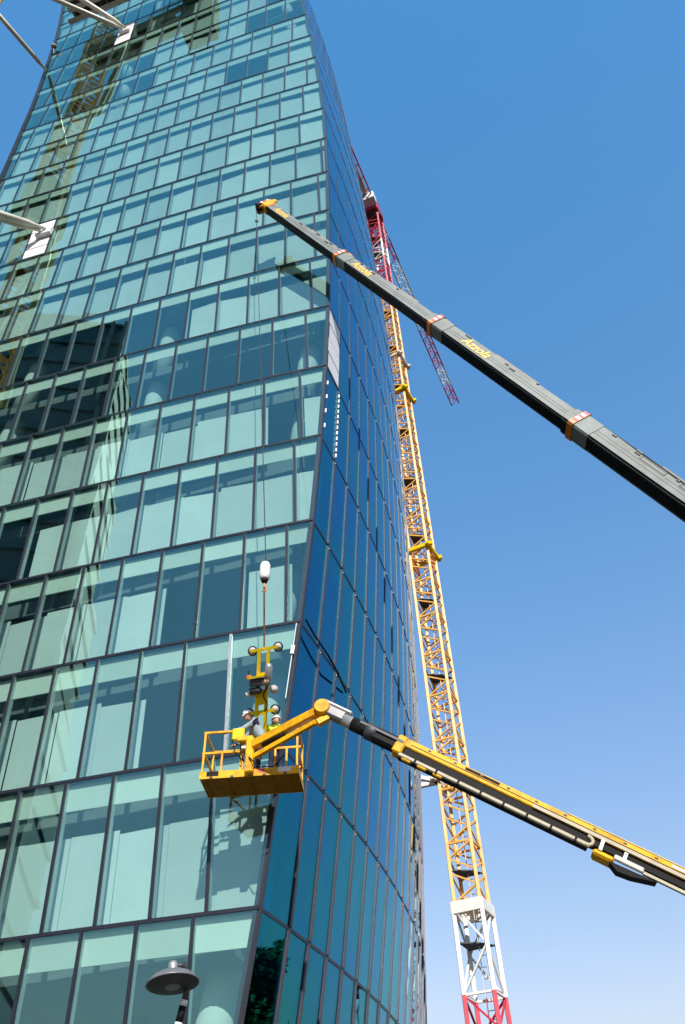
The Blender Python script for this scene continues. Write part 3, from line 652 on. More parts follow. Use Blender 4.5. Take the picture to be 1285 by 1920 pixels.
# ------------------------------------------------------------------ grey telescopic boom
T = V((-2.831, 16.316, 36.799)); D = V((0.5115, -0.0342, -0.8586)).normalized()
SN = D.cross(V((0, 0, 1))).normalized()
if SN.y > 0: SN = -SN                                # side that faces the street
UN = SN.cross(D).normalized()
if UN.z < 0: UN = -UN                                # upper side of the boom
LEN = 41.5
base = T+D*LEN
mc = thing('mobile_crane', (base.x, base.y, 0.13), 'mobile crane with long grey telescopic boom raised across the sky, orange collars at joints', 'crane')
secs = [(0.25, 6.15, .39, .47), (5.75, 12.45, .45, .54), (12.05, 19.4, .52, .61), (19.0, LEN, .60, .70)]
def boomsec(s0, s1, w, h, m):
    mb = MB(); hw, hh = w/2, h/2
    prof = [(hw, hh-.06), (hw-.06, hh), (-hw+.06, hh), (-hw, hh-.06), (-hw, -hh*.85), (-hw*.8, -hh*.98), (-hw*.4, -hh), (hw*.4, -hh), (hw*.8, -hh*.98), (hw, -hh*.85)]
    n = len(prof)
    for s in (s0, s1): mb.v += [tuple(T+D*s+SN*a+UN*b) for a, b in prof]
    for i in range(n): mb.f.append((i, (i+1) % n, n+(i+1) % n, n+i))
    mb.f.append(tuple(range(n))[::-1]); mb.f.append(tuple(range(n, 2*n)))
    return mb
def text_mesh(txt, size, ext):
    cu = bpy.data.curves.new('lettering', 'FONT'); cu.body = txt; cu.size = size; cu.extrude = ext; cu.align_x = 'CENTER'; cu.align_y = 'CENTER'; cu.shear = .25; cu.offset = .012
    ob = bpy.data.objects.new('tmp_text', cu); col.objects.link(ob)
    dg = bpy.context.evaluated_depsgraph_get(); me = bpy.data.meshes.new_from_object(ob.evaluated_get(dg))
    bpy.data.objects.remove(ob); bpy.data.curves.remove(cu); return me
def placed(name, me, o, X, Y, m, parent):
    Zx = X.cross(Y); me.transform(Matrix(((X.x, Y.x, Zx.x, o.x), (X.y, Y.y, Zx.y, o.y), (X.z, Y.z, Zx.z, o.z), (0, 0, 0, 1))))
    me.materials.clear(); me.materials.append(m); return link(name, me, parent)
for k, (s0, s1, w, h) in enumerate(secs):
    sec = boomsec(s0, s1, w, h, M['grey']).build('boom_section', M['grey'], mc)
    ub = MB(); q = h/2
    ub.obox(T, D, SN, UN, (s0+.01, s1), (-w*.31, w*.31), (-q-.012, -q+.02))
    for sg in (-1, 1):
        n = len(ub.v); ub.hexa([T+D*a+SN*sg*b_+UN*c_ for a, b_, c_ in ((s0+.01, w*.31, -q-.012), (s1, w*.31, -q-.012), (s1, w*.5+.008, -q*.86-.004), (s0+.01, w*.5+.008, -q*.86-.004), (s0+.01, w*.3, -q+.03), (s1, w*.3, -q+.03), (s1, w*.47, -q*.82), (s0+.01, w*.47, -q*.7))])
    ub.build('shaded_underside', M['black'], sec)  # black faces along the belly paint in the boom's underside shade
    # longitudinal guide strip and a few dark fittings on the street side
    for q, hgt in ((-.16, .02), (.02, .012)):
        MB().obox(T, D, SN, UN, (s0+.9, min(s1, s0+9)-.5), (w/2-.004, w/2+.006), (h*q, h*q+hgt)).build('guide_strip', M['dgrey'], sec)
    rr = random.Random(k)
    for i in range(4):
        s = s0+1.4+rr.random()*4; y = rr.uniform(.05, .34)*h
        MB().obox(T, D, SN, UN, (s, s+rr.uniform(.08, .35)), (w/2-.01, w/2+.03), (y, y+.05)).build('bracket', M['dgrey'], sec)
    MB().obox(T, D, SN, UN, (s0+3.2, s0+5.2), (.0, w/2-.06), (h/2-.01, h/2+.04)).build('top_rail', M['brown'], sec)
    if k > 0:
        # collar with red and white stripes
        c0 = s0+.25
        cb = boomsec(c0, c0+.2, w+.09, h+.09, None).build('collar', M['orange'], mc)
        boomsec(c0+.2, c0+.8, w+.03, h+.03, None).build('collar_sleeve', M['grey'], mc)
        for i in range(5):
            MB().obox(T, D, SN, UN, (c0+.02, c0+.18), (w/2+.04, w/2+.052), (-.28*h+i*.15*h, -.28*h+(i+1)*.15*h)).build('warning_stripe', M['redp' if i % 2 == 0 else 'white'], cb)
        MB().obox(T, D, SN, UN, (c0-.1, c0+.4), (-.1, .1), (h/2+.03, h/2+.17)).build('cable_guide', M['orange'], cb, bevel=.04)
# yellow lettering
for s, w, h, sz, yy in ((1.3, .39, .47, .40, -.01), (7.7, .45, .54, .44, -.02), (14.6, .52, .61, .48, -.02)):
    o = T+D*s+SN*(w/2+.008)+UN*yy
    X, Y = D, UN
    if X.cross(Y).dot(SN) < 0: Y = UN; 
    placed('lettering', text_mesh('Azzola', sz, .004), o, X, Y, M['stick'], mc)
# outlined data plates on the thickest section
for s in (21.6, 23.0):
    fr = MB(); w = secs[3][2]/2+.012; y0, y1 = .06, .22
    for a in ((s, s+.9, y0, y0+.03), (s, s+.9, y1-.03, y1), (s, s+.03, y0, y1), (s+.87, s+.9, y0, y1)):
        fr.obox(T, D, SN, UN, (a[0], a[1]), (w-.02, w), (a[2], a[3]))
    fr.build('data_plate', M['dgrey'], mc)
MB().tube([T+D*19.8+SN*.27+UN*.31, T+D*21.6+SN*.31+UN*.26, T+D*23.5+SN*.315+UN*.22], .02, 6).build('hydraulic_hose', M['dgrey'], mc)
# head with its sheaves
hd = MB().obox(T, D, SN, UN, (-.24, .32), (-.23, .23), (-.27, .29)).build('boom_head', M['yellow'], mc, bevel=.06)
for sx in (-.2, .2):
    MB().lathe(T-D*.15-UN*.30+SN*sx*.6, [(0, -.05), (.19, -.05), (.21, -.02), (.17, 0), (.21, .02), (.19, .05), (0, .05)], 18, SN).build('sheave', M['orange'], hd, True)
    MB().lathe(T-D*.05+UN*.34+SN*sx*.6, [(0, -.04), (.14, -.04), (.155, 0), (.14, .04), (0, .04)], 16, SN).build('sheave', M['yellow'], hd, True)
MB().obox(T, D, SN, UN, (-.30, -.02), (-.24, .24), (-.5, -.25)).build('sheave_block', M['black'], hd, bevel=.05)
for i in range(3):
    MB().obox(T, D, SN, UN, (-.22, -.08), (.235, .245), (-.25+i*.15, -.17+i*.15)).build('warning_stripe', M['redp' if i % 2 else 'white'], hd)
MB().obox(T, D, SN, UN, (.28, .40), (.205, .215), (-.2, .23)).build('edge_mark', M['orange'], hd)
# the carrier it stands on (outside the picture)
bx, by = base.x, base.y
MB().obox(V((bx, by, .14)), V((1, 0, 0)), V((0, 1, 0)), ez, (-7, 6), (-1.35, 1.35), (.7, 1.45)).build('chassis', M['yellow'], mc, bevel=.05)
MB().obox(V((bx, by, .14)), V((1, 0, 0)), V((0, 1, 0)), ez, (-2.0, 3.4), (-1.3, 1.3), (1.46, 2.6)).build('turntable', M['grey'], mc, bevel=.08)
MB().obox(V((bx, by, .14)), V((1, 0, 0)), V((0, 1, 0)), ez, (4.1, 6.6), (-1.25, 1.25), (1.46, 3.0)).build('driver_cab', M['yellow'], mc, bevel=.15)
for x in (-5.5, -4, 2.2, 3.8, 5.2):
    for s in (-1, 1):
        MB().lathe(V((bx+x, by+1.2*s, .82)), [(0, -.2), (.5, -.2), (.66, -.12), (.66, .12), (.5, .2), (0, .2)], 20, V((0, 1, 0))).build('wheel', M['black'], mc, True)

# hoist rope, weight and hook rope hanging from the boom head
HK = V((-1.87, 14.62, 14.05)); HB = V((-1.92, 15.0, 13.55))
RT_ = T-D*.18-UN*.5
LT = V((-1.92, 15.62, 12.62))
hr = thing('hoist_rope', tuple(HK), 'thin hoist rope hanging from the grey boom tip down to a white weight', 'rope')
MB().tube([RT_, HK+V((0, 0, .45))], .014, 6).build('wire_rope', M['dgrey'], hr)
ball = MB().lathe(RT_.lerp(HK, .06), [(0, -.08), (.07, -.04), (.07, .04), (0, .08)], 12).build('limit_weight', M['lamp'], hr, True)
hw = thing('hook_block', tuple(HK), 'white capsule shaped hook weight hanging on the rope above the yellow suction lifter', 'hook block')
MB().lathe(HK, [(0, -.22), (.07, -.22), (.115, -.18), (.125, -.08), (.125, .2), (.10, .28), (.05, .31), (0, .31)], 20).build('weight_shell', M['white'], hw, True)
MB().lathe(HK, [(0, -.30), (.07, -.28), (.085, -.21), (0, -.205)], 16).build('swivel', M['black'], hw, True)
MB().tube([HK+V((0, 0, .3)), HK+V((0, 0, .46))], .025, 8).build('eye', M['dgrey'], hw, True)
MB().tube([HK+V((0, 0, -.30))]+[HK+V((.06*math.sin(a), 0, -.42-.07*(1-math.cos(a)))) for a in [0, .8, 1.6, 2.4, 3.2, 4.0]], .016, 8).build('hook', M['orange'], hw, True)
sl = MB().tube([HK+V((0, 0, -.42)), LT], .02, 8).build('lifting_sling', M['rope'])
tag(sl, 'tan lifting sling between the white hook weight and the yellow suction lifter', 'sling')

# ------------------------------------------------------------------ vacuum lifter held against the corner pane
vl0, vl1 = pt(3, 'L', .0, .0, .78, -.42), pt(3, 'L', .0, .0, .14, -.42)
LB = V((-2.07, 16.86, 10.98))
vx = V((.975, -.22, 0)).normalized(); vz = (LT-LB).normalized(); vy = vz.cross(vx).normalized()
if vy.y > 0: vy = -vy                                # towards the street
VL = (LT-LB).length
vac = thing('vacuum_lifter', tuple(LB), 'bright yellow suction lifter frame with round pads against the corner glass pane', 'vacuum lifter')
P = lambda x, z, y=0: LB+vx*x+vz*z+vy*y
fr = MB()
for s in (-1, 1): fr.obox(LB, vx, vy, vz, (s*.11-.038, s*.11+.038), (-.03, .03), (.02, VL))
for z in (.22, .55, .88, 1.0, 1.45): fr.obox(LB, vx, vy, vz, (-.08, .08), (-.028, .028), (z, z+.06))
fr.build('frame', M['lemon'], vac)
MB().obox(LB, vx, vy, vz, (-.15, .15), (-.02, .045), (.78, 1.12)).build('gearbox_plate', M['lemon'], vac, bevel=.02)
for z in (.02, .62, VL-.02):
    ar = MB().obox(LB, vx, vy, vz, (-.33, .33), (-.035, .025), (z-.035, z+.035)).build('cross_arm', M['lemon'], vac)
    for s in (-1, 1):
        pd = MB().lathe(P(s*.31, z, -.10), [(0, 0), (.085, -.02), (.098, 0), (.08, .03), (.04, .05), (.03, .12), (0, .12)], 20, vy).build('suction_pad', M['rubber'], ar, True)
        MB().lathe(P(s*.31, z, -.10), [(.085, -.025), (.118, -.016), (.118, .008), (.085, .014)], 20, vy).build('pad_rim', M['black'], pd, True)
for s in (-1, 1):
    pd = MB().lathe(P(s*.26, 1.08, -.09), [(0, 0), (.09, -.02), (.10, 0), (.08, .03), (.03, .12), (0, .12)], 18, vy).build('suction_pad', M['rubber'], vac, True)
pu = MB().obox(LB, vx, vy, vz, (-.26, .06), (.04, .22), (1.22, 1.40)).build('pump_unit', M['dgrey'], vac, bevel=.03)
MB().obox(LB, vx, vy, vz, (-.3, .1), (.03, .25), (1.41, 1.45)).build('pump_shelf', M['lemon'], pu)
MB().lathe(P(.06, 1.28, .14), [(0, -.16), (.07, -.15), (.07, .15), (0, .16)], 14, vx).build('motor', M['brown'], pu, True)
MB().lathe(P(.17, 1.52, .12), [(0, -.24), (.07, -.22), (.085, -.1), (.085, .1), (.05, .17), (0, .17)], 16, vz).build('vacuum_tank', M['steel'], vac, True)
MB().lathe(P(-.12, 1.12, .12), [(0, -.14), (.085, -.13), (.085, .1), (.03, .15), (0, .15)], 16, vx).build('rotator', M['dgrey'], vac, True)
MB().tube([P(-.27, 1.08, .1), P(-.34, 1.06, .12)], .05, 10).build('control_knob', M['white'], vac)
MB().tube([P(-.3, 1.42, .1), P(-.31, 1.62, .1)], .014, 6).build('lever', M['dgrey'], vac)
MB().obox(LB, vx, vy, vz, (-.36, -.25), (.05, .17), (1.40, 1.50)).build('valve', M['orange'], vac, bevel=.02)
hs = [P(.12+.05*math.sin(i*.9), .62+i*.07, .1+.03*math.cos(i)) for i in range(12)]
MB().tube(hs, .016, 6).build('air_hose', M['black'], vac, True)
MB().tube([P(0, VL-.04), LT+V((0, 0, .02))], .04, 8).build('lifting_eye', M['lemon'], vac)

# ------------------------------------------------------------------ yellow boom lift
J = V((-0.564, 15.088, 10.644)); BD = V((0.8493, -0.0514, -0.5253)).normalized()
BS = BD.cross(V((0, 0, 1))).normalized()
if BS.y > 0: BS = -BS
BU = BS.cross(BD).normalized()
if BU.z < 0: BU = -BU
bl_ = J+BD*17.2
bl = thing('boom_lift', (bl_.x, bl_.y, 0.13), 'yellow boom lift with its work basket held up against the corner of the tower', 'boom lift')
X1, Y1, Zb = V((.997, -.06, 0)).normalized(), V((.06, .997, 0)).normalized(), 9.86
BC = V((-2.17, 16.80, Zb))
def bb(n, lx, ly, lz, m='yellow', par=None, bev=.0): return MB().obox(BC, X1, Y1, ez, lx, ly, lz).build(n, M[m], par or bl, bevel=bev)
hw_, hd_ = 1.06, .46
fl_ = bb('basket_floor', (-hw_, hw_), (-hd_, hd_), (0, .05), 'shadeyel')
for k in range(5): bb('floor_rib', (-1.0+k*.48, -.95+k*.48), (-hd_+.04, hd_-.04), (-.022, -.002), 'shadeyel', fl_)
bb('toe_board', (-hw_-.01, hw_+.01), (-hd_-.025, -hd_), (-.03, .13)); bb('toe_board', (-hw_, hw_), (hd_, hd_+.025), (0, .15))
for s in (-1, 1): bb('toe_board', (s*hw_-.0125, s*hw_+.0125), (-hd_, hd_), (.0, .15))
for x in (-1.03, -.62, -.2, .55, .80, 1.03):
    MB().bar(BC+X1*x-Y1*.44+ez*.05, BC+X1*x-Y1*.44+ez*(1.08 if x in (-1.03, 1.03, -.2) else .62), .042).build('post', M['yellow'], bl)
for x in (-1.03, -.35, .35, 1.03):
    MB().bar(BC+X1*x+Y1*.44+ez*.05, BC+X1*x+Y1*.44+ez*1.08, .042).build('post', M['yellow'], bl)
for z in (.58, 1.08):
    for y in (-.44, .44):
        x0, x1 = -1.06, 1.06
        if y < 0 and z > 1: x1 = -.18
        if y < 0 and z < 1: x1 = -.05
        MB().bar(BC+X1*x0+Y1*y+ez*z, BC+X1*x1+Y1*y+ez*z, .046).build('rail', M['yellow'], bl)
    for x in (-1.03, 1.03):
        MB().bar(BC+X1*x-Y1*.455+ez*z, BC+X1*x+Y1*.455+ez*z, .046).build('rail', M['yellow'], bl)
MB().bar(BC+X1*.5-Y1*.44+ez*.6, BC+X1*1.05-Y1*.44+ez*.6, .046).build('rail', M['yellow'], bl)
bb('control_box', (-.42, -.14), (-.56, -.46), (.80, 1.10), 'lemon', None, .03)
MB().obox(BC, X1, Y1, ez, (-.2, .05), (-.56, -.47), (.58, .66)).build('side_lamp', M['white'], bl, bevel=.02)
for x0, x1, z0, z1, mk in ((-.92, -.66, .02, .13, 'black'), (.62, .9, .03, .14, 'white'), (.2, .34, .04, .12, 'redp')):
    bb('warning_label', (x0, x1), (-hd_-.029, -hd_-.0255), (z0, z1), mk)
for x in (-.85, -.4, .3, .75): bb('bolt_plate', (x, x+.07), (-hd_-.034, -hd_-.0255), (-.03, .01), 'dgrey')
for s in (-1, 1): MB().tube([BC+X1*(-.3+.1*s)-Y1*.56+ez*.82, BC+X1*(-.25+.06*s)-Y1*.6+ez*.5, BC+X1*-.1-Y1*.6+ez*.25], .014, 6).build('control_cable', M['black'], bl, True)
# rotator post between basket and jib
RP = BC+X1*.02-Y1*.60
MB().obox(RP, X1, Y1, ez, (-.09, .09), (-.08, .10), (-.03, .80)).build('rotator_post', M['yellow'], bl, bevel=.03)
MB().obox(RP, X1, Y1, ez, (-.30, .06), (-.06, .06), (.72, .84)).build('rotator_arm', M['yellow'], bl, bevel=.02)
jib0 = RP+ez*.62+X1*.05; jib1 = J+V((-.12, 0, -.06)); jd_ = (jib1-jib0).normalized()
ju = jd_.cross(Y1); ju = ju if ju.z > 0 else -ju
MB().bar(jib0, jib1, .15, .19).build('jib_beam', M['yellow'], bl, bevel=.015)
MB().bar(jib0-Y1*.082+jd_*.1+ju*.0, jib1-Y1*.082-jd_*.2, .012, .035).build('jib_groove', M['brown'], bl)
MB().bar(jib0-ju*.34+jd_*.05, jib1-ju*.26-jd_*.05, .09, .10).build('jib_link', M['yellow'], bl)
MB().tube([jib0-ju*.16+jd_*.3, jib1-ju*.13-jd_*.9], .05, 10).build('jib_cylinder', M['black'], bl, True)
MB().tube([jib1-ju*.13-jd_*.9, jib1-ju*.10-jd_*.15], .028, 10).build('cylinder_rod', M['steel'], bl, True)
MB().lathe(J-Y1*.17, [(0, 0), (.15, 0), (.17, .03), (.17, .31), (.15, .34), (0, .34)], 18, Y1).build('jib_knuckle', M['yellow'], bl)
MB().bar(jib1-ju*.32, J+V((.12, 0, -.2)), .16, .12).build('knuckle_plate', M['yellow'], bl)
MB().tube([RP+ez*.3-Y1*.1, RP+ez*.0-Y1*.2+X1*.25, RP+ez*.05-Y1*.1+X1*.55, RP+X1*.75+ez*.35], .016, 6).build('hose', M['black'], bl, True)
def ob_(n, s0, s1, y0, y1, u0, u1, m, par=None, bev=0):
    y0, y1, u0, u1 = (q*(.70 if s0 > 1.7 else .85) for q in (y0, y1, u0, u1))
    return MB().obox(J, BD, BS, BU, (s0, s1), (y0, y1), (u0, u1)).build(n, M[m], par or bl, bevel=bev)
ob_('boom_nose', .05, .55, -.15, .15, -.12, .16, 'lamp', None, .04)
ob_('nose_cap', -.05, .62, -.10, .10, .165, .26, 'steel', None, .03)
MB().tube([J+BD*.5, J+BD*1.12], .13, 16).build('inner_boom', M['steel'], bl, True)
MB().tube([J+BD*.72, J+BD*1.25], .145, 16).build('boom_sleeve', M['black'], bl, True)
cb2 = boomc = MB().lathe(J+BD*1.15, [(.14, -.1), (.175, -.08), (.175, .1), (.15, .14)], 18, BD).build('boom_collar', M['dgrey'], bl, True)
MB().obox(J, BD, BS, BU, (1.2, 2.0), (-.13, .13), (-.16, .14)).build('middle_boom', M['black'], bl, bevel=.05)
ob_('boom_hose', .9, 1.9, .17, .2, .02, .08, 'dgrey')
# outer boom: yellow beam above, black hose tray and pale cable track below
ob_('outer_boom', 1.78, 17.4, -.20, .20, -.02, .24, 'yellow', None, .02)
ob_('pinstripe', 2.05, 17.3, .2, .206, .085, .105, 'black')
ob_('boom_lip', 1.74, 1.95, -.23, .23, -.30, .262, 'yellow', None, .03)
ob_('hose_tray', 1.95, 17.3, -.15, .15, -.22, -.022, 'black')
tr_ = ob_('cable_track', 1.9, 5.75, .09, .21, -.35, -.245, 'cream', None, .015)
ob_('cable_track_back', 1.9, 5.72, -.15, .085, -.34, -.25, 'black', tr_)
for k in range(8): ob_('track_clamp', 2.25+k*.46, 2.29+k*.46, .08, .225, -.37, -.23, 'black', tr_)
for k in range(3): ob_('guide_shoe', 2.0+k*.34, 2.2+k*.34, .1, .2, -.42, -.345, 'yellow', tr_, .02)
lp = [J+BD*(5.66+.12*math.sin(a))+BU*(-.13+.085*-math.cos(a))+BS*.12 for a in [i*math.pi/8 for i in range(9)]]
MB().tube(lp, .034, 10).build('track_loop', M['cream'], bl, True)
cm = ob_('boom_clamp', 5.82, 6.2, -.22, .24, -.46, -.30, 'yellow', None, .04)
ob_('clamp_arm', 5.9, 5.96, .2, .24, -.3, .0, 'steel', cm); ob_('clamp_arm', 6.32, 6.38, .2, .24, -.28, -.06, 'steel', cm)
ob_('clamp_plate', 6.18, 6.7, .15, .25, -.36, -.22, 'tie', cm, .02)
MB().hexa([J+BD*a+BS*b_*.7+BU*c_*.7 for a, b_, c_ in ((6.12, -.1, -.44), (6.12, .2, -.44), (6.95, .2, -.40), (6.95, -.1, -.40), (6.3, -.1, -.6), (6.3, .2, -.6), (6.55, .2, -.56), (6.55, -.1, -.56))]).build('clamp_shoe', M['black'], cm)
ob_('lower_track', 6.7, 8.3, .1, .2, -.36, -.29, 'cream'); ob_('lower_track', 8.25, 14, .1, .21, -.44, -.36, 'orange')
ob_('side_cover', 4.6, 17.3, .206, .22, -.02, .07, 'cream')
ob_('top_cover', 5.2, 17.3, .05, .2, .242, .27, 'cream')
ob_('lower_beam', 8.25, 17.2, -.16, .16, -.36, -.225, 'black')
for k in range(10):
    s = 2.4+k*.55; ob_('rivet_plate', s, s+.06, .2, .215, .15, .19, 'dgrey')
ob_('side_label', 3.2, 3.9, .2, .212, .13, .2, 'black'); ob_('side_label', 7.1, 7.5, .2, .212, .13, .2, 'white')
# carrier outside the picture
MB().obox(V((bl_.x, bl_.y, .14)), V((1,0,0)), V((0,1,0)), ez, (-1.6, 1.6), (-1.2, 1.2), (.4, 1.0)).build('chassis', M['dgrey'], bl, bevel=.06)
MB().obox(V((bl_.x, bl_.y, .14)), V((1,0,0)), V((0,1,0)), ez, (-1.4, 1.5), (-1.1, 1.1), (1.02, 2.2)).build('turret', M['yellow'], bl, bevel=.1)
for x in (-1.2, 1.2):
    for s in (-1, 1):
        MB().lathe(V((bl_.x+x, bl_.y+1.2*s, .62)), [(0, -.17), (.36, -.17), (.48, -.1), (.48, .1), (.36, .17), (0, .17)], 20, V((0, 1, 0))).build('wheel', M['black'], bl, True)

# ------------------------------------------------------------------ the two workers in the basket
def skin_mesh(name, verts, edges, radii, m, root=0, lv=2):
    me = bpy.data.meshes.new(name); me.from_pydata([tuple(v) for v in verts], edges, [])
    ob = bpy.data.objects.new('tmp_'+name, me); col.objects.link(ob)
    md = ob.modifiers.new('s', 'SKIN'); md.use_smooth_shade = True
    sv = me.skin_vertices[0].data
    for i, r_ in enumerate(radii): sv[i].radius = (r_, r_) if not isinstance(r_, tuple) else r_; sv[i].use_root = (i == root)
    sb = ob.modifiers.new('b', 'SUBSURF'); sb.levels = lv; sb.render_levels = lv
    dg = bpy.context.evaluated_depsgraph_get(); out = bpy.data.meshes.new_from_object(ob.evaluated_get(dg))
    bpy.data.objects.remove(ob); out.materials.clear(); out.materials.append(m)
    for p in out.polygons: p.use_smooth = True
    return out
def person(loc, face, bend, crouch, label, top_m, hiviz, hands):
    ro = thing('person', tuple(loc), label, 'person', None)
    F = V(face).normalized(); S = V((F.y, -F.x, 0)); U = V((0, 0, 1)); o = V(loc)
    hipz = .90-crouch; hip = o+U*hipz-F*bend*.22
    tl = .50; td = (U*math.cos(bend)+F*math.sin(bend)).normalized()
    tn = (F*math.cos(bend)-U*math.sin(bend)).normalized()
    sh = hip+td*tl; nk = sh+td*.10; hdc = nk+td*.12+tn*.03
    # body: legs, trunk, arms, neck in one surface
    v = [hip, hip+td*.24, sh-td*.05, nk]; r_ = [(.15, .12), (.145, .11), (.16, .115), .06]; e = [(0, 1), (1, 2), (2, 3)]
    for s in (-1, 1):
        n = len(v); hp = hip+S*s*.10-U*.06; ft = o+S*s*.13+U*.09; kn = (hp+ft)*.5+F*(.05+crouch*.8); 
        v += [hp, kn, ft, ft+F*.15-U*.04]; r_ += [.095, .062, .045, .04]; e += [(0, n), (n, n+1), (n+1, n+2), (n+2, n+3)]
    arms = []
    for s, hnd in zip((-1, 1), hands):
        n = len(v); sp = sh+S*s*.19-td*.02; hp = V(hnd); el = (sp+hp)*.5-U*.10+S*s*.06
        v += [sp, el, hp]; r_ += [.062, .047, .032]; e += [(2, n), (n, n+1), (n+1, n+2)]; arms.append((el, hp, s))
    link('body', skin_mesh('body', v, e, r_, M['navy']), ro)
    # upper clothing follows the trunk and arms
    v2 = [hip+td*.02, hip+td*.24, sh-td*.05, sh+td*.05]; r2 = [(.18, .15), (.185, .15), (.2, .15), .09]; e2 = [(0, 1), (1, 2), (2, 3)]
    for el, hp, s in arms:
        n = len(v2); sp = sh+S*s*.19-td*.02; w = el.lerp(hp, .85)
        v2 += [sp, el, w]; r2 += [.078, .06, .046]; e2 += [(2, n), (n, n+1), (n+1, n+2)]
    link('jacket', skin_mesh('jacket', v2, e2, r2, top_m), ro)
    if hiviz:
        for q in (.14, .3):
            c = hip+td*q
            mb = MB().lathe(c, [(.168, -.025), (.172, 0), (.168, .025)], 22, td); mb.build('reflective_band', M['board'], ro, True)
    # head with face, ears
    hb = bmesh.new(); bmesh.ops.create_uvsphere(hb, u_segments=20, v_segments=14, radius=1)
    fx, fz = tn, td; sx = S
    for q in hb.verts:
        x, y, z = q.co
        jaw = 1-.22*max(0, -z); nose = .0
        fy = y*.098*(1 if z > -.2 else 1+.06)
        if y > .8 and -.35 < z < .15: fy += .022*(1-abs(x)*3) if abs(x) < .3 else 0
        q.co = hdc+sx*(x*.076*jaw)+fx*fy+fz*(z*.118)
    me = bpy.data.meshes.new('head'); hb.to_mesh(me); hb.free(); me.materials.append(M['skin'])
    for p in me.polygons: p.use_smooth = True
    hd_o = link('head', me, ro)
    for s in (-1, 1):
        MB().lathe(hdc+sx*s*.03+fx*.088+fz*.015, [(0, -.008), (.009, 0), (0, .008)], 8, fx).build('eye', M['black'], hd_o)
        MB().lathe(hdc+sx*s*.077, [(0, -.01), (.02, -.006), (.026, .006), (0, .012)], 10, sx).build('ear', M['skin'], hd_o, True)
    MB().obox(hdc, sx, fx, fz, (-.022, .022), (.086, .094), (-.058, -.05)).build('mouth', M['redp'], hd_o)
    MB().lathe(hdc+fz*.035, [(.10, -.0), (.112, .0), (.108, .04), (.09, .085), (.055, .115), (0, .125)], 22, fz).build('helmet', M['helmet'], ro, True)
    MB().obox(hdc+fz*.035, sx, fx, fz, (-.07, .07), (.08, .16), (-.004, .006)).build('helmet_peak', M['helmet'], ro)
    # hands with five bent fingers
    for el, hp, s in arms:
        d = (hp-el).normalized(); a = d.cross(U); a = a.normalized() if a.length > .1 else S; nn = a.cross(d).normalized()
        v3 = [hp, hp+d*.05, hp+d*.085]; r3 = [.028, .036, .034]; e3 = [(0, 1), (1, 2)]
        for k, ln in enumerate((.07, .08, .075, .06)):
            n = len(v3); b0 = hp+d*.088+a*(.027-.018*k)
            v3 += [b0, b0+d*ln*.5, b0+d*ln*.75-nn*ln*.45]; r3 += [.0095, .009, .0075]; e3 += [(2, n), (n, n+1), (n+1, n+2)]
        n = len(v3); b0 = hp+d*.03+a*s*.035
        v3 += [b0, b0+d*.04+a*s*.02-nn*.015]; r3 += [.011, .009]; e3 += [(1, n), (n, n+1)]
        link('hand', skin_mesh('hand', v3, e3, r3, M['skin'], 0, 1), ro)
    for s in (-1, 1):
        ft = o+S*s*.13
        MB().obox(ft, S, F, U, (-.05, .05), (-.08, .2), (0, .1)).build('boot', M['black'], ro, bevel=.02)
    return ro
fz0 = Zb+.05
person(BC+X1*.50+Y1*.05+ez*.051, (-.35, .9, 0), .22, .02, 'worker in a hi-vis yellow vest and white helmet on the right side of the basket', M['hivis'], True,
       (BC+X1*-.02+Y1*.36+ez*1.12, BC+X1*.5+Y1*.36+ez*1.14))
person(BC+X1*.10+Y1*-.12+ez*.051, (-.9, -.3, 0), .5, .0, 'worker in grey-blue clothes bending forward over the left rail of the basket', M['greycl'], False,
       (BC+X1*-.52+Y1*-.36+ez*1.12, BC+X1*-.45+Y1*.1+ez*1.05))

# ------------------------------------------------------------------ street lamps
def lamp(o, name_label, tilt=(.13, .06), k_=1.0):
    o = V(o); rt = thing('street_lamp', (o.x+.0, o.y, 0.13), name_label, 'street lamp')
    ax = V((tilt[0]*-.9, .10, 1)).normalized()
    sh = MB().lathe(o, [(.055, .145), (.075, .13), (.16, .105), (.24, .065), (.30, .0), (.305, -.012), (.295, -.018), (.24, .03), (.12, .06), (0, .07)], 36, ax).build('lamp_shade', M['lamp'], rt, True)
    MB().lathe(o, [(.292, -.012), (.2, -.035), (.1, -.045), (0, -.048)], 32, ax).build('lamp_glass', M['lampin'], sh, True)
    MB().lathe(o, [(.09, -.046), (.06, -.062), (0, -.066)], 20, ax).build('lamp_lens', M['frost'], sh, True)
    MB().lathe(o+ax*.14, [(.055, 0), (.058, .05), (.045, .09), (0, .10)], 18, ax).build('shade_cap', M['steel'], rt, True)
    # arm comes over the back of the shade and runs down to the leaning pole
    a = o+V((.10, .12, .10)); pts = [o+ax*.19+V((.02, .03, 0)), o+V((.085, .09, .21)), o+V((.13, .16, .12)), o+V((.135, .17, -.05)), o+V((.125, .16, -.14))]
    MB().tube(pts, .034, 12).build('arm', M['dgrey'], rt, True)
    p0 = o+V((.125, .16, -.14))
    for k, (z0, z1, mk) in enumerate(((0, .06, 'white'), (.06, .22, 'black'), (.22, .6, 'white'))):
        dd = V((-.19, .05, -1)); MB().tube([p0+dd*z0, p0+dd*z1], .042, 14).build('pole_band', M[mk], rt, True)
    pb = p0+V((-.19, .05, -1))*.6
    MB().tube([pb, pb+V((-.12, .03, -.7)), V((pb.x-.16, pb.y+.04, .14))], [.042, .055, .07], 16).build('pole', M['steel'], rt, True)
    if k_ != 1:
        for c in list(rt.children_recursive):
            for v in c.data.vertices:
                v.co = o + (v.co-o)*k_; v.co.z = max(v.co.z, .14)
    return rt
lamp((-2.14, 10.43, 4.36), 'grey saucer shaped street lamp on a banded pole in front of the lowest windows')
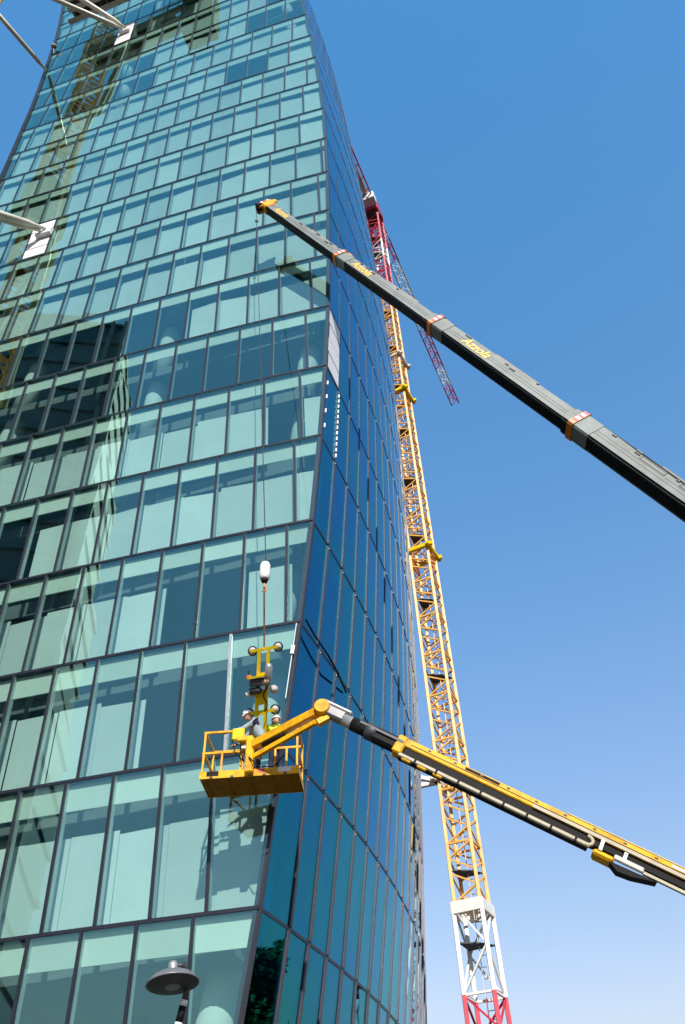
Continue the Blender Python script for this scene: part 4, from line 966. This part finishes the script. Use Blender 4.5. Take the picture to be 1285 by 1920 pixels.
lamp((20.6, 51.9, 14.0), 'tall grey street lamp seen as a reflection low in the blue side of the tower', k_=1.9)
# ------------------------------------------------------------------ things seen only as reflections
# tree that shows only in the lowest dark pane beside the corner
TX, TY = 15.3, 32.6
tr = thing('tree', (TX, TY, .13), 'leafy green tree reflected in the lowest dark pane beside the tower corner', 'tree')
MB().tube([V((TX, TY, .13)), V((TX+.1, TY, 4.0)), V((TX, TY+.2, 8.0)), V((TX+.1, TY+.1, 10.6))], [.24, .2, .13, .05], 10).build('trunk', M['bark'], tr, True)
for k in range(7):
    a = k*1.26; MB().tube([V((TX, TY+.1, 4.5+k*.6)), V((TX+1.4*math.cos(a), TY+1.4*math.sin(a), 6.0+k*.7))], [.08, .02], 7).build('limb', M['bark'], tr, True)
lv = MB(); rg = random.Random(3)
for i in range(5200):
    c = rg.choice([(0, 0, 8.4, 1.5), (.7, .3, 7.0, 1.2), (-.7, -.2, 6.6, 1.2), (.3, -.6, 9.6, 1.1), (-.3, .5, 10.4, .9), (0, .2, 5.6, 1.3)])
    d = V((rg.gauss(0, 1), rg.gauss(0, 1), rg.gauss(0, 1))).normalized()*c[3]*rg.random()**.5
    p = V((TX+c[0], TY+c[1], c[2]))+d; a = V((rg.gauss(0, 1), rg.gauss(0, 1), rg.gauss(0, 1))).normalized()*.24; b_ = a.orthogonal().normalized()*.14
    n = len(lv.v); lv.v += [tuple(p-a), tuple(p+b_), tuple(p+a), tuple(p-b_)]; lv.f.append((n, n+1, n+2, n+3))
tag(lv.build('crown', M['leaf'], tr), kind='stuff')
# neighbouring tower across the square, behind the camera to the left
nt_ = thing('neighbouring_tower', (-80, -10, 0), 'dark ridged tower reflected in the lower left panes of the glass tower', 'skyscraper')
E1 = V((-70.0, -27.0, 0)); u_ = V((-.78, .63, 0)); w_ = V((-.63, -.78, 0))
MB().obox(E1, u_, w_, ez, (0, 34), (0, 18), (.14, 138)).build('facade', M['tower'], nt_)
for k in range(23):
    MB().obox(E1, u_, w_, ez, (-.4, 34.4), (-.5, 18.5), (6*k+5.2, 6*k+5.9)).build('floor_band', M['tower'], nt_)
for k in range(2):
    MB().obox(E1, u_, w_, ez, (-.9+k*2.4, -.2+k*2.4), (-1.2, -.6), (.2, 138)).build('edge_fin', M['towerfin'], nt_)
